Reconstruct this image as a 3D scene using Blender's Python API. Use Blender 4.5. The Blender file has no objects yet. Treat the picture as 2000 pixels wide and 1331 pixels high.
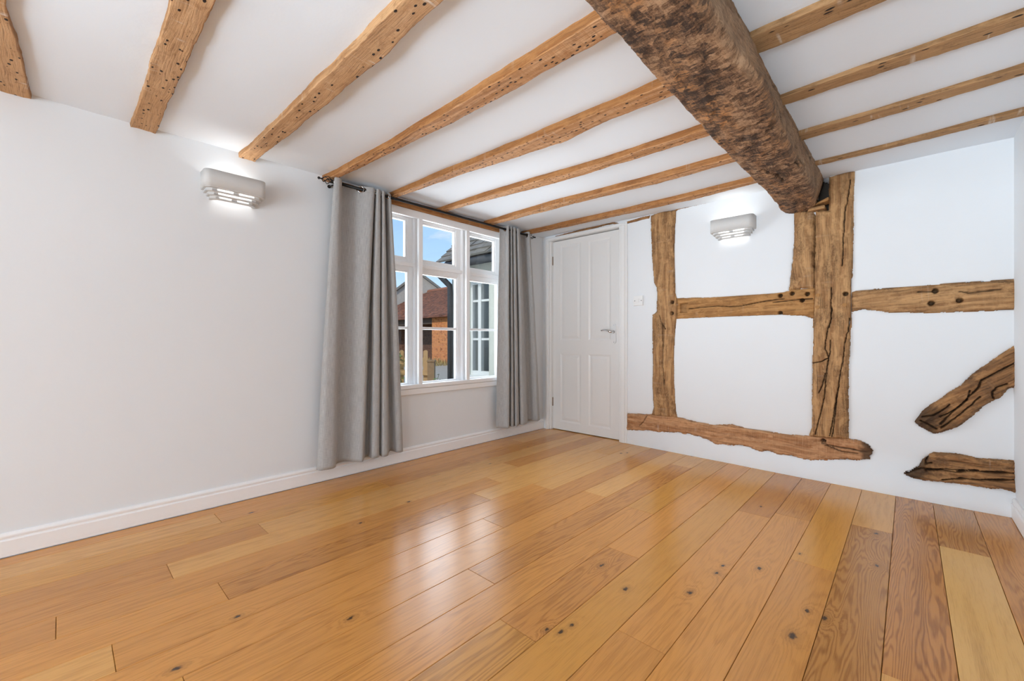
import bpy, bmesh, math, random
import numpy as np
from mathutils import Vector, Matrix

# ------------------------------------------------------------------ camera, sky, lights, exposure
SC = bpy.context.scene
COL = SC.collection
CAM_POS = (2.7877, -3.46, 0.92)
cam_data = bpy.data.cameras.new('camera')
cam_data.sensor_fit = 'HORIZONTAL'
cam_data.sensor_width = 36.0
cam_data.lens = 825.83 / 2000.0 * 36.0
cam_data.clip_start = 0.02
cam_data.clip_end = 300.0
cam = bpy.data.objects.new('camera', cam_data)
cam.location = CAM_POS
cam.rotation_euler = (math.radians(90.0), 0.0, math.radians(43.1812))
COL.objects.link(cam)
SC.camera = cam

world = bpy.data.worlds.new('sky')
SC.world = world
world.use_nodes = True
wn = world.node_tree
for n in list(wn.nodes):
    wn.nodes.remove(n)
w_out = wn.nodes.new('ShaderNodeOutputWorld')
w_bg = wn.nodes.new('ShaderNodeBackground')
w_tc = wn.nodes.new('ShaderNodeTexCoord')
w_sep = wn.nodes.new('ShaderNodeSeparateXYZ')
w_ramp = wn.nodes.new('ShaderNodeValToRGB')
w_noise = wn.nodes.new('ShaderNodeTexNoise')
w_map = wn.nodes.new('ShaderNodeMapping')
w_cr = wn.nodes.new('ShaderNodeValToRGB')
w_mix = wn.nodes.new('ShaderNodeMix')
w_mix.data_type = 'RGBA'
wn.links.new(w_tc.outputs['Generated'], w_sep.inputs[0])
wn.links.new(w_sep.outputs['Z'], w_ramp.inputs[0])
w_ramp.color_ramp.elements[0].position = 0.02
w_ramp.color_ramp.elements[0].color = (0.72, 0.86, 1.0, 1)
w_ramp.color_ramp.elements[1].position = 0.45
w_ramp.color_ramp.elements[1].color = (0.20, 0.42, 0.85, 1)
_e = w_ramp.color_ramp.elements.new(0.16)
_e.color = (0.46, 0.71, 0.97, 1)
wn.links.new(w_tc.outputs['Generated'], w_map.inputs[0])
w_map.inputs['Scale'].default_value = (3.0, 3.0, 9.0)
wn.links.new(w_map.outputs[0], w_noise.inputs['Vector'])
w_noise.inputs['Scale'].default_value = 1.6
w_noise.inputs['Detail'].default_value = 5.0
w_cr.color_ramp.elements[0].position = 0.56
w_cr.color_ramp.elements[0].color = (0, 0, 0, 1)
w_cr.color_ramp.elements[1].position = 0.74
w_cr.color_ramp.elements[1].color = (1, 1, 1, 1)
wn.links.new(w_noise.outputs['Fac'], w_cr.inputs[0])
wn.links.new(w_cr.outputs[0], w_mix.inputs[0])
wn.links.new(w_ramp.outputs[0], w_mix.inputs[6])
w_mix.inputs[7].default_value = (0.95, 0.97, 1.0, 1)
wn.links.new(w_mix.outputs[2], w_bg.inputs['Color'])
w_bg.inputs['Strength'].default_value = 1.12
wn.links.new(w_bg.outputs[0], w_out.inputs['Surface'])


def add_light(name, kind, loc, rot, energy, color=(1, 1, 1), size=None, size_y=None, angle=None):
    d = bpy.data.lights.new(name, kind)
    d.energy = energy
    d.color = color
    if kind == 'AREA':
        d.shape = 'RECTANGLE'
        d.size = size
        d.size_y = size_y
    if angle is not None:
        d.angle = angle
    o = bpy.data.objects.new(name, d)
    o.location = loc
    o.rotation_euler = rot
    COL.objects.link(o)
    return o


RXL = 3.16
# sun over the roof of the house, from behind the camera: it lights the yard, not the room
_sd = Vector((0.0, -0.78, 0.62)).normalized()
sun = add_light('sun', 'SUN', (6, -8, 9), _sd.to_track_quat('Z', 'Y').to_euler(), 2.3, (1.0, 0.95, 0.86), angle=0.01)
# added fill lights, unseen behind the camera; the walls there have no openings
add_light('rear_fill', 'AREA', (2.30, -9.1, 1.0), (math.radians(104), 0, math.radians(4)), 150, (0.84, 0.92, 1.0), 1.75, 1.85)
bpy.data.lights['rear_fill'].spread = math.radians(150)
add_light('side_fill', 'AREA', (RXL, -5.6, 1.25), (math.radians(90), 0, math.radians(40)), 24, (0.76, 0.89, 1.0), 1.3, 1.2)
bpy.data.lights['side_fill'].spread = math.radians(150)
# added fill light behind the camera, aimed up to brighten the ceiling
add_light('ceiling_fill', 'AREA', (2.3, -6.4, 0.45), (math.radians(130), 0, math.radians(-4)), 66, (0.69, 0.86, 1.0), 1.7, 0.8)
bpy.data.lights['ceiling_fill'].spread = math.radians(85)
# daylight of the courtyard coming in at the window
add_light('window_daylight', 'AREA', (-0.20, -1.29, 1.25), (math.radians(90), 0, math.radians(-90)), 45, (0.83, 0.92, 1.0), 1.4, 1.25)
bpy.data.lights['window_daylight'].spread = math.radians(110)

SC.view_settings.view_transform = 'Standard'
SC.view_settings.look = 'None'
SC.view_settings.gamma = 1.0
SC.view_settings.exposure = 0.0
SC.view_settings.use_curve_mapping = False
try:
    SC.cycles.max_bounces = 10
    SC.cycles.diffuse_bounces = 6
    SC.cycles.caustics_reflective = False
    SC.cycles.caustics_refractive = False
    SC.cycles.sample_clamp_indirect = 4.0
    SC.cycles.use_denoising = True
except Exception:
    pass

# ------------------------------------------------------------------ measured outlines (metres; x along the back wall, z up)
TIM={
 'post1':[(1.1744, 1.9927), (1.1767, 1.866), (1.1801, 1.7777), (1.1859, 1.6234), (1.1973, 1.4907), (1.2053, 1.4079), (1.2257, 1.3734), (1.2313, 1.3132), (1.2279, 1.2482), (1.2257, 1.1614), (1.1916, 1.1356), (1.2189, 1.1582), (1.1906, 1.1359), (1.1881, 1.0295), (1.1906, 0.8522), (1.1943, 0.6868), (1.1881, 0.5446), (1.1943, 0.4033), (1.2005, 0.3508), (1.1795, 0.2775), (1.4074, 0.2881), (1.396, 0.2924), (1.3869, 0.3539), (1.3823, 0.4217), (1.3754, 0.5579), (1.3754, 0.6948), (1.3731, 0.8545), (1.3788, 0.9686), (1.3903, 1.0822), (1.3983, 1.1103), (1.3961, 1.101), (1.3982, 1.2586), (1.3844, 1.3017), (1.3791, 1.4077), (1.377, 1.5346), (1.377, 1.7036), (1.3812, 1.8506), (1.3897, 1.9944), (1.2815, 2.0033)],
 'rail1':[(1.4003, 1.2637), (1.7075, 1.2577), (1.8867, 1.2545), (2.0125, 1.2546), (2.1161, 1.2559), (2.179, 1.2635), (2.1813, 1.274), (2.3293, 1.2712), (2.3293, 1.0711), (2.306, 1.0746), (2.2664, 1.0917), (2.1316, 1.0999), (1.9714, 1.0991), (1.7075, 1.0997), (1.3992, 1.1008)],
 'strut':[(2.2098, 1.8123), (2.2113, 1.646), (2.2076, 1.5671), (2.2001, 1.4708), (2.1911, 1.3921), (2.1888, 1.3302), (2.1783, 1.2742), (2.318, 1.2748), (2.3159, 1.5075), (2.3159, 1.7936)],
 'post2':[(2.3356, 1.7894), (2.3321, 1.5053), (2.3286, 1.2739), (2.3223, 1.1626), (2.3187, 1.0078), (2.324, 1.0339), (2.3217, 0.9317), (2.3164, 0.7829), (2.3164, 0.662), (2.3141, 0.5501), (2.3164, 0.4387), (2.3125, 0.3265), (2.2933, 0.2695), (2.3655, 0.2743), (2.5041, 0.2846), (2.5027, 0.3003), (2.5041, 0.4249), (2.5027, 0.5669), (2.5041, 0.7091), (2.5097, 0.8691), (2.5166, 1.0463), (2.5188, 1.0036), (2.522, 1.1591), (2.5226, 1.3146), (2.5265, 1.4778), (2.5284, 1.7228), (2.5316, 1.8855), (2.5354, 1.9988), (2.5091, 2.0044), (2.4602, 2.0028), (2.4067, 1.9961), (2.4067, 1.7745)],
 'rail2':[(2.5221, 1.2341), (2.6421, 1.2389), (2.7681, 1.2422), (2.8861, 1.2427), (2.9967, 1.2457), (3.1008, 1.2436), (3.2067, 1.2466), (3.2067, 1.0864), (3.1603, 1.0868), (3.1008, 1.0822), (2.9967, 1.082), (2.8861, 1.0818), (2.7681, 1.0899), (2.7104, 1.0897), (2.6637, 1.1032), (2.5759, 1.1162), (2.5221, 1.1071)],
 'sill':[(0.949, 0.2681), (1.1633, 0.2838), (1.4074, 0.2915), (1.5616, 0.2689), (1.6865, 0.264), (1.8148, 0.2847), (1.9182, 0.2703), (2.0433, 0.2683), (2.1699, 0.2628), (2.2933, 0.2723), (2.3655, 0.2789), (2.5027, 0.287), (2.5646, 0.2837), (2.6047, 0.2643), (2.6232, 0.2373), (2.6213, 0.2158), (2.6053, 0.1844), (2.5386, 0.1644), (2.4413, 0.1468), (2.3095, 0.1187), (2.2153, 0.1232), (2.1166, 0.128), (2.0396, 0.1284), (1.9958, 0.1255), (1.913, 0.1449), (1.8005, 0.1311), (1.6914, 0.1283), (1.6069, 0.1565), (1.4766, 0.169), (1.3402, 0.1599), (1.1583, 0.1445), (0.949, 0.1197)],
 'brace':[(2.814, 0.437), (2.8324, 0.4721), (2.848, 0.5029), (2.8788, 0.5423), (2.9192, 0.5784), (2.9537, 0.6203), (3.0019, 0.6659), (3.0348, 0.7163), (3.0718, 0.7592), (3.1079, 0.7978), (3.1432, 0.8356), (3.1736, 0.866), (3.197, 0.8892), (3.2059, 0.8919), (3.2059, 0.6711), (3.1992, 0.6738), (3.1779, 0.6689), (3.152, 0.6239), (3.1212, 0.5945), (3.0899, 0.5644), (3.0626, 0.5276), (3.0348, 0.4901), (2.9971, 0.4438), (2.9586, 0.414), (2.9192, 0.3906), (2.8941, 0.3797), (2.8635, 0.4003), (2.8324, 0.4176)],
 'stub':[(2.7634, 0.1284), (2.7954, 0.1508), (2.8348, 0.1847), (2.8428, 0.2134), (2.8686, 0.2501), (2.8941, 0.2691), (2.9439, 0.2761), (2.9924, 0.2801), (3.0348, 0.2742), (3.0718, 0.2675), (3.1301, 0.2754), (3.1736, 0.2785), (3.2093, 0.2841), (3.2038, 0.1157), (3.1779, 0.13), (3.1482, 0.1323), (3.1128, 0.1219), (3.0774, 0.1232), (3.0413, 0.1276), (2.9948, 0.1271), (2.942, 0.1194), (2.9027, 0.1176), (2.8877, 0.1146), (2.8421, 0.1149), (2.8058, 0.1173)],
 'pocket':[(2.3414, 2.0344), (2.4166, 1.9939), (2.4166, 1.7716), (2.3872, 1.7701), (2.2989, 1.7833), (2.2642, 1.814), (2.316, 1.8859)],
 'gap':[(2.3067, 1.7895), (2.3475, 1.7809), (2.3433, 1.2598), (2.3067, 1.2628)],
 'plate':[(0.1383, 1.9937), (0.3727, 1.9995), (0.5505, 2.0073), (0.7181, 2.0147), (0.7984, 2.0136), (0.8868, 1.9826), (1.0265, 1.9922), (1.1686, 1.9994), (1.1594, 1.9704), (1.0265, 1.9651), (0.897, 1.9622), (0.7984, 1.99), (0.7181, 1.9909), (0.5505, 1.9779), (0.3727, 1.9692), (0.1514, 1.9758)],
 'plate2':[(1.3812, 2.0068), (1.5537, 2.0067), (1.7075, 2.0083), (1.852, 2.0136), (2.0207, 2.0217), (2.0207, 2.0106), (1.852, 1.9983), (1.7075, 1.9925), (1.5537, 1.9904), (1.3897, 1.9923)],
}
TIM_HOLES={
 'rail1':[(2.1293, 1.2351), (2.2001, 1.245), (2.2866, 1.2358), (2.2577, 1.1943), (2.1293, 1.1126)],
 'post1':[(1.3631, 1.2377), (1.3599, 1.1446)],
 'post2':[(2.4904, 1.2204)],
 'rail2':[(2.8993, 1.2068), (2.8823, 1.1367), (2.9957, 1.146)],
 'sill':[(2.3745, 0.2556)],
}
TIM_PEGS={
 'post1':[(1.3556, 1.5138)],
 'post2':[(2.3461, 1.221), (2.3447, 1.1424), (2.4865, 1.1489)],
}
TIM_CRACKS={
 'rail1':[[(1.4986, 1.1746), (1.6126, 1.1819), (1.7075, 1.1866), (1.7988, 1.1767), (1.8867, 1.1766), (1.9379, 1.1869), (2.0207, 1.2005), (2.1161, 1.2089), (2.1547, 1.2126)], [(2.0848, 1.1901), (2.1547, 1.1947), (2.2372, 1.2009), (2.3152, 1.2018)]],
 'post2':[[(2.4208, 1.14), (2.4172, 1.0676), (2.3989, 0.9953), (2.3878, 0.9224), (2.3841, 0.8675), (2.4025, 0.8131), (2.3989, 0.7765)], [(2.4135, 0.9224), (2.4099, 0.8405), (2.3952, 0.7399), (2.3878, 0.6664), (2.3841, 0.5747), (2.3692, 0.4816), (2.3505, 0.3873), (2.3316, 0.2922)], [(2.5132, 1.0641), (2.5027, 0.9756), (2.4852, 0.9045), (2.4781, 0.7972), (2.464, 0.707), (2.4568, 0.6347), (2.4389, 0.5071), (2.4244, 0.3968), (2.4099, 0.2949)], [(2.4568, 0.6347), (2.4389, 0.4709), (2.4317, 0.3706), (2.4208, 0.2875)], [(2.3202, 0.7691), (2.3655, 0.7799), (2.3989, 0.8038)], [(2.3841, 0.7028), (2.3692, 0.6193), (2.3505, 0.5718)], [(2.4202, 1.266), (2.4148, 1.1572), (2.4168, 1.073), (2.4067, 1.006)], [(2.5156, 1.9468), (2.5059, 1.8507), (2.4865, 1.7478), (2.4799, 1.5671), (2.4734, 1.4024)], [(2.522, 1.3147), (2.5201, 1.192), (2.5188, 1.0691)]],
 'post1':[[(1.2793, 1.0509), (1.2852, 0.9114), (1.2817, 0.7372), (1.2971, 0.5524)], [(1.2553, 1.1332), (1.2733, 1.0627), (1.309, 1.0155)]],
 'sill':[[(1.1445, 0.2733), (1.113, 0.2155), (1.0748, 0.1767)], [(2.3655, 0.2376), (2.4389, 0.2273), (2.5097, 0.2262), (2.5982, 0.2201)], [(2.3879, 0.2277), (2.475, 0.203), (2.5513, 0.2035)]],
 'brace':[[(3.1992, 0.8044), (3.152, 0.763), (3.1079, 0.7274), (3.0763, 0.7018), (3.0695, 0.6641), (3.0348, 0.6135), (2.9971, 0.5547), (2.9586, 0.5016), (2.9192, 0.4402)], [(3.0348, 0.6409), (3.0255, 0.592), (2.9876, 0.5398), (2.9537, 0.508), (2.9192, 0.4827)], [(3.0718, 0.61), (3.0348, 0.5587), (2.9971, 0.5062), (2.9586, 0.4596), (2.9241, 0.4197)], [(2.9586, 0.5576), (2.9192, 0.5111), (2.889, 0.4862), (2.8428, 0.4733)], [(3.1693, 0.688), (3.1345, 0.669), (3.1168, 0.6409), (3.1212, 0.6078)], [(2.8376, 0.451), (2.8686, 0.4334), (2.9041, 0.4097)]],
 'stub':[[(2.7794, 0.1347), (2.8426, 0.1729), (2.9187, 0.1808), (2.9773, 0.1825), (3.0622, 0.2024), (3.1297, 0.2095), (3.2031, 0.2182)], [(2.858, 0.166), (2.9287, 0.1893), (2.9966, 0.1946), (3.0623, 0.2088)], [(2.9276, 0.1319), (2.9955, 0.1516), (3.0608, 0.1586), (3.1936, 0.1857)], [(2.8686, 0.2466), (2.8582, 0.2026), (2.8839, 0.2142)]],
 'rail2':[[(2.828, 1.207), (2.8861, 1.2052)], [(2.9932, 1.1966), (3.0321, 1.1858), (3.1008, 1.1906), (3.1505, 1.1966)]],
}
CURT_L=[(-2.2272, 0.03, -2.3469, 0.04), (-2.2551, 0.085, -2.3681, 0.1), (-2.2586, 0.115, -2.3491, 0.13), (-2.2342, 0.12, -2.2937, 0.135), (-2.2148, 0.1, -2.2619, 0.115), (-2.1882, 0.05, -2.2339, 0.06), (-2.1672, 0.035, -2.2112, 0.04), (-2.1258, 0.045, -2.1743, 0.05), (-2.0792, 0.075, -2.1347, 0.085), (-2.0234, 0.11, -2.0996, 0.115), (-1.9959, 0.115, -2.0804, 0.12), (-1.9745, 0.09, -2.0575, 0.09), (-1.9489, 0.04, -2.0202, 0.04), (-1.947, 0.04, -1.9947, 0.035), (-1.9651, 0.08, -2.0008, 0.075), (-1.9691, 0.115, -2.0035, 0.115), (-1.9498, 0.115, -1.9681, 0.12), (-1.9241, 0.08, -1.9339, 0.08), (-1.907, 0.05, -1.915, 0.05), (-1.9201, 0.08, -1.926, 0.08), (-1.9274, 0.11, -1.9263, 0.115), (-1.9135, 0.11, -1.8905, 0.115), (-1.8864, 0.07, -1.8501, 0.06), (-1.867, 0.04, -1.8199, 0.03), (-1.8745, 0.06, -1.8068, 0.05), (-1.8759, 0.09, -1.8018, 0.09), (-1.8656, 0.1, -1.7743, 0.1), (-1.8455, 0.08, -1.7477, 0.085), (-1.8276, 0.05, -1.7299, 0.05)]
CURT_R=[(-0.7076, 0.05, -0.7538, 0.05), (-0.6859, 0.055, -0.7308, 0.06), (-0.6659, 0.075, -0.6963, 0.085), (-0.6683, 0.11, -0.6802, 0.115), (-0.6566, 0.115, -0.6618, 0.12), (-0.613, 0.08, -0.6095, 0.08), (-0.5885, 0.06, -0.5815, 0.06), (-0.6026, 0.08, -0.6062, 0.09), (-0.6258, 0.115, -0.612, 0.115), (-0.596, 0.1, -0.5751, 0.1), (-0.5499, 0.06, -0.5251, 0.06), (-0.5821, 0.1, -0.554, 0.1), (-0.5772, 0.115, -0.5545, 0.12), (-0.5469, 0.1, -0.5041, 0.1), (-0.5, 0.06, -0.4528, 0.06), (-0.5327, 0.1, -0.4752, 0.1), (-0.5278, 0.115, -0.4538, 0.12), (-0.4933, 0.1, -0.3867, 0.1), (-0.4345, 0.05, -0.3104, 0.04), (-0.3975, 0.03, -0.2834, 0.03), (-0.3712, 0.04, -0.2619, 0.045), (-0.3732, 0.075, -0.256, 0.08), (-0.368, 0.11, -0.2366, 0.11), (-0.3297, 0.09, -0.1805, 0.09), (-0.291, 0.05, -0.1318, 0.05)]
KNOTS=[(2.235, -1.613), (2.206, -1.89), (2.536, -1.724), (2.524, -1.903), (2.024, -2.031), (1.987, -2.382), (1.994, -2.332), (2.079, -2.437), (2.097, -1.997), (2.066, -1.263), (2.19, -0.81), (1.99, -1.6), (2.234, -1.687), (1.157, -3.059), (1.29, -3.239), (1.44, -2.804), (2.042, -1.415), (2.069, -0.944), (2.676, -0.805), (2.692, -1.18), (2.445, -1.28), (2.348, -1.534), (1.078, -0.339), (1.107, -0.291), (1.872, -1.949), (2.087, -1.835), (1.948, -2.406), (2.584, -1.731)]
NOTCH=[(1.4255, 1.2202), (1.4915, 1.2235), (1.4731, 1.1811), (1.4853, 1.1443), (1.4276, 1.1458)]

WX = -0.014          # plaster face of the window wall
RX = 3.195           # plaster face of the right wall
CZ = 2.0             # ceiling height
REAR = -9.2
rng = random.Random(7)


# ------------------------------------------------------------------ helpers
def tag(o, label=None, cat=None, group=None, kind=None):
    if label:
        o['label'] = label
    if cat:
        o['category'] = cat
    if group:
        o['group'] = group
    if kind:
        o['kind'] = kind
    return o


def empty(name, loc=(0, 0, 0), parent=None):
    o = bpy.data.objects.new(name, None)
    o.empty_display_size = 0.05
    o.location = loc
    COL.objects.link(o)
    if parent:
        o.parent = parent
    return o


def link_mesh(name, me, mat=None, parent=None, loc=None):
    o = bpy.data.objects.new(name, me)
    COL.objects.link(o)
    if mat is not None:
        me.materials.append(mat)
    if parent is not None:
        o.parent = parent
        o.location = -Vector(parent.location) if loc is None else loc
    elif loc is not None:
        o.location = loc
    return o


def set_smooth(me, on=True):
    me.polygons.foreach_set('use_smooth', [on] * len(me.polygons))


class MB:
    """collects shapes into one mesh"""

    def __init__(self):
        self.bm = bmesh.new()

    def box(self, x0, x1, y0, y1, z0, z1, bev=0.0, seg=1):
        r = bmesh.ops.create_cube(self.bm, size=1.0)
        vs = r['verts']
        for v in vs:
            v.co = Vector(((x0 + x1) / 2 + v.co.x * (x1 - x0), (y0 + y1) / 2 + v.co.y * (y1 - y0), (z0 + z1) / 2 + v.co.z * (z1 - z0)))
        if bev > 0:
            es = list({e for v in vs for e in v.link_edges})
            bmesh.ops.bevel(self.bm, geom=es, offset=bev, segments=seg, affect='EDGES', profile=0.5)
        return self

    def tube(self, pts, r, n=8, caps=True):
        pts = [Vector(p) for p in pts]
        rs = r if isinstance(r, (list, tuple)) else [r] * len(pts)
        rings = []
        prev = None
        for i, p in enumerate(pts):
            t = (pts[min(i + 1, len(pts) - 1)] - pts[max(i - 1, 0)]).normalized()
            ref = Vector((0, 0, 1)) if abs(t.z) < 0.9 else Vector((1, 0, 0))
            a = t.cross(ref).normalized() if prev is None else (prev - t * prev.dot(t)).normalized()
            prev = a
            b = t.cross(a)
            rings.append([self.bm.verts.new(p + (a * math.cos(2 * math.pi * k / n) + b * math.sin(2 * math.pi * k / n)) * rs[i]) for k in range(n)])
        for i in range(len(rings) - 1):
            for k in range(n):
                f = self.bm.faces.new((rings[i][k], rings[i][(k + 1) % n], rings[i + 1][(k + 1) % n], rings[i + 1][k]))
                f.smooth = True
        if caps:
            self.bm.faces.new(list(reversed(rings[0])))
            self.bm.faces.new(rings[-1])
        return self

    def ball(self, c, r, n=12):
        q = bmesh.ops.create_uvsphere(self.bm, u_segments=n, v_segments=max(6, n // 2), radius=r)
        for v in q['verts']:
            v.co += Vector(c)
            for f in v.link_faces:
                f.smooth = True
        return self

    def prism(self, poly, axis, a0, a1, bev=0.0):
        """poly of 2-D points pushed along axis 'x','y' or 'z'"""
        def P(u, v, w):
            return {'x': (w, u, v), 'y': (u, w, v), 'z': (u, v, w)}[axis]
        A = [self.bm.verts.new(P(u, v, a0)) for u, v in poly]
        B = [self.bm.verts.new(P(u, v, a1)) for u, v in poly]
        n = len(poly)
        fs = [self.bm.faces.new(A), self.bm.faces.new(list(reversed(B)))]
        for i in range(n):
            fs.append(self.bm.faces.new((A[i], B[i], B[(i + 1) % n], A[(i + 1) % n])))
        bmesh.ops.recalc_face_normals(self.bm, faces=fs)
        if bev > 0:
            es = list({e for f in fs for e in f.edges})
            bmesh.ops.bevel(self.bm, geom=es, offset=bev, segments=1, affect='EDGES', profile=0.5)
        return self

    def torus(self, c, axis, R, r, n=20, m=8):
        axis = Vector(axis).normalized()
        ref = Vector((0, 0, 1)) if abs(axis.z) < 0.9 else Vector((1, 0, 0))
        a = axis.cross(ref).normalized()
        b = axis.cross(a)
        rings = []
        for i in range(n):
            t = 2 * math.pi * i / n
            d = a * math.cos(t) + b * math.sin(t)
            rings.append([self.bm.verts.new(Vector(c) + d * (R + r * math.cos(2 * math.pi * k / m)) + axis * r * math.sin(2 * math.pi * k / m)) for k in range(m)])
        for i in range(n):
            for k in range(m):
                f = self.bm.faces.new((rings[i][k], rings[(i + 1) % n][k], rings[(i + 1) % n][(k + 1) % m], rings[i][(k + 1) % m]))
                f.smooth = True
        return self

    def build(self, name, mat, parent=None, loc=None):
        me = bpy.data.meshes.new(name)
        bmesh.ops.recalc_face_normals(self.bm, faces=self.bm.faces[:])
        self.bm.to_mesh(me)
        self.bm.free()
        return link_mesh(name, me, mat, parent, loc)


def vnoise(x, y, seed=0):
    """2-D value noise in -1..1 (numpy arrays)"""
    x = np.asarray(x, float)
    y = np.asarray(y, float)
    xi = np.floor(x).astype(np.int64)
    yi = np.floor(y).astype(np.int64)
    fx = x - xi
    fy = y - yi
    fx = fx * fx * (3 - 2 * fx)
    fy = fy * fy * (3 - 2 * fy)

    def hsh(a, b):
        h = (a * 374761393 + b * 668265263 + seed * 974711) & 0x7fffffff
        h = ((h ^ (h >> 13)) * 1274126177) & 0x7fffffff
        h = h ^ (h >> 16)
        return (h & 0xffff) / 32767.5 - 1.0
    return (hsh(xi, yi) * (1 - fx) + hsh(xi + 1, yi) * fx) * (1 - fy) + (hsh(xi, yi + 1) * (1 - fx) + hsh(xi + 1, yi + 1) * fx) * fy


def fbm(x, y, seed=0, octs=3):
    s = 0
    a = 1.0
    for i in range(octs):
        s = s + a * vnoise(x * 2 ** i, y * 2 ** i, seed + i * 17)
        a *= 0.5
    return s


def sstep(a, b, x):
    t = np.clip((np.asarray(x, float) - a) / (b - a), 0, 1)
    return t * t * (3 - 2 * t)


def seg_dist(X, Y, pts, closed=False):
    d = np.full(X.shape, 1e9)
    n = len(pts)
    for i in range(n if closed else n - 1):
        ax, ay = pts[i]
        bx, by = pts[(i + 1) % n]
        vx, vy = bx - ax, by - ay
        L = vx * vx + vy * vy + 1e-12
        t = np.clip(((X - ax) * vx + (Y - ay) * vy) / L, 0, 1)
        d = np.minimum(d, np.hypot(X - ax - t * vx, Y - ay - t * vy))
    return d


def signed_dist(X, Y, poly):
    d = seg_dist(X, Y, poly, True)
    inside = np.zeros(X.shape, bool)
    n = len(poly)
    for i in range(n):
        ax, ay = poly[i]
        bx, by = poly[(i + 1) % n]
        if ay == by:
            continue
        c = ((ay > Y) != (by > Y)) & (X < (bx - ax) * (Y - ay) / (by - ay) + ax)
        inside ^= c
    return np.where(inside, d, -d)


def grid_mesh(name, P, keep=None, mat=None, parent=None, attrs=None, smooth=True, flip=False, loc=None):
    """P: (n,m,3) array of points; keep: (n-1,m-1) mask of faces; attrs: name -> (n,m,3) arrays"""
    n, m = P.shape[:2]
    idx = np.arange(n * m).reshape(n, m)
    q = np.stack([idx[:-1, :-1], idx[1:, :-1], idx[1:, 1:], idx[:-1, 1:]], -1)
    if flip:
        q = q[..., ::-1]
    q = q[keep] if keep is not None else q.reshape(-1, 4)
    used = np.unique(q)
    remap = np.full(n * m, -1, np.int64)
    remap[used] = np.arange(len(used))
    q = remap[q]
    V = P.reshape(-1, 3)[used]
    me = bpy.data.meshes.new(name)
    me.vertices.add(len(V))
    me.vertices.foreach_set('co', V.astype(np.float32).ravel())
    me.loops.add(q.size)
    me.loops.foreach_set('vertex_index', q.astype(np.int32).ravel())
    me.polygons.add(len(q))
    me.polygons.foreach_set('loop_start', np.arange(0, q.size, 4, dtype=np.int32))
    me.update(calc_edges=True)
    for k, a in (attrs or {}).items():
        at = me.attributes.new(k, 'FLOAT_VECTOR', 'POINT')
        at.data.foreach_set('vector', a.reshape(-1, 3)[used].astype(np.float32).ravel())
    if smooth:
        set_smooth(me)
    return link_mesh(name, me, mat, parent, loc)


def add_vec_attr(me, name, values):
    at = me.attributes.new(name, 'FLOAT_VECTOR', 'POINT')
    at.data.foreach_set('vector', np.asarray(values, np.float32).ravel())


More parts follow.
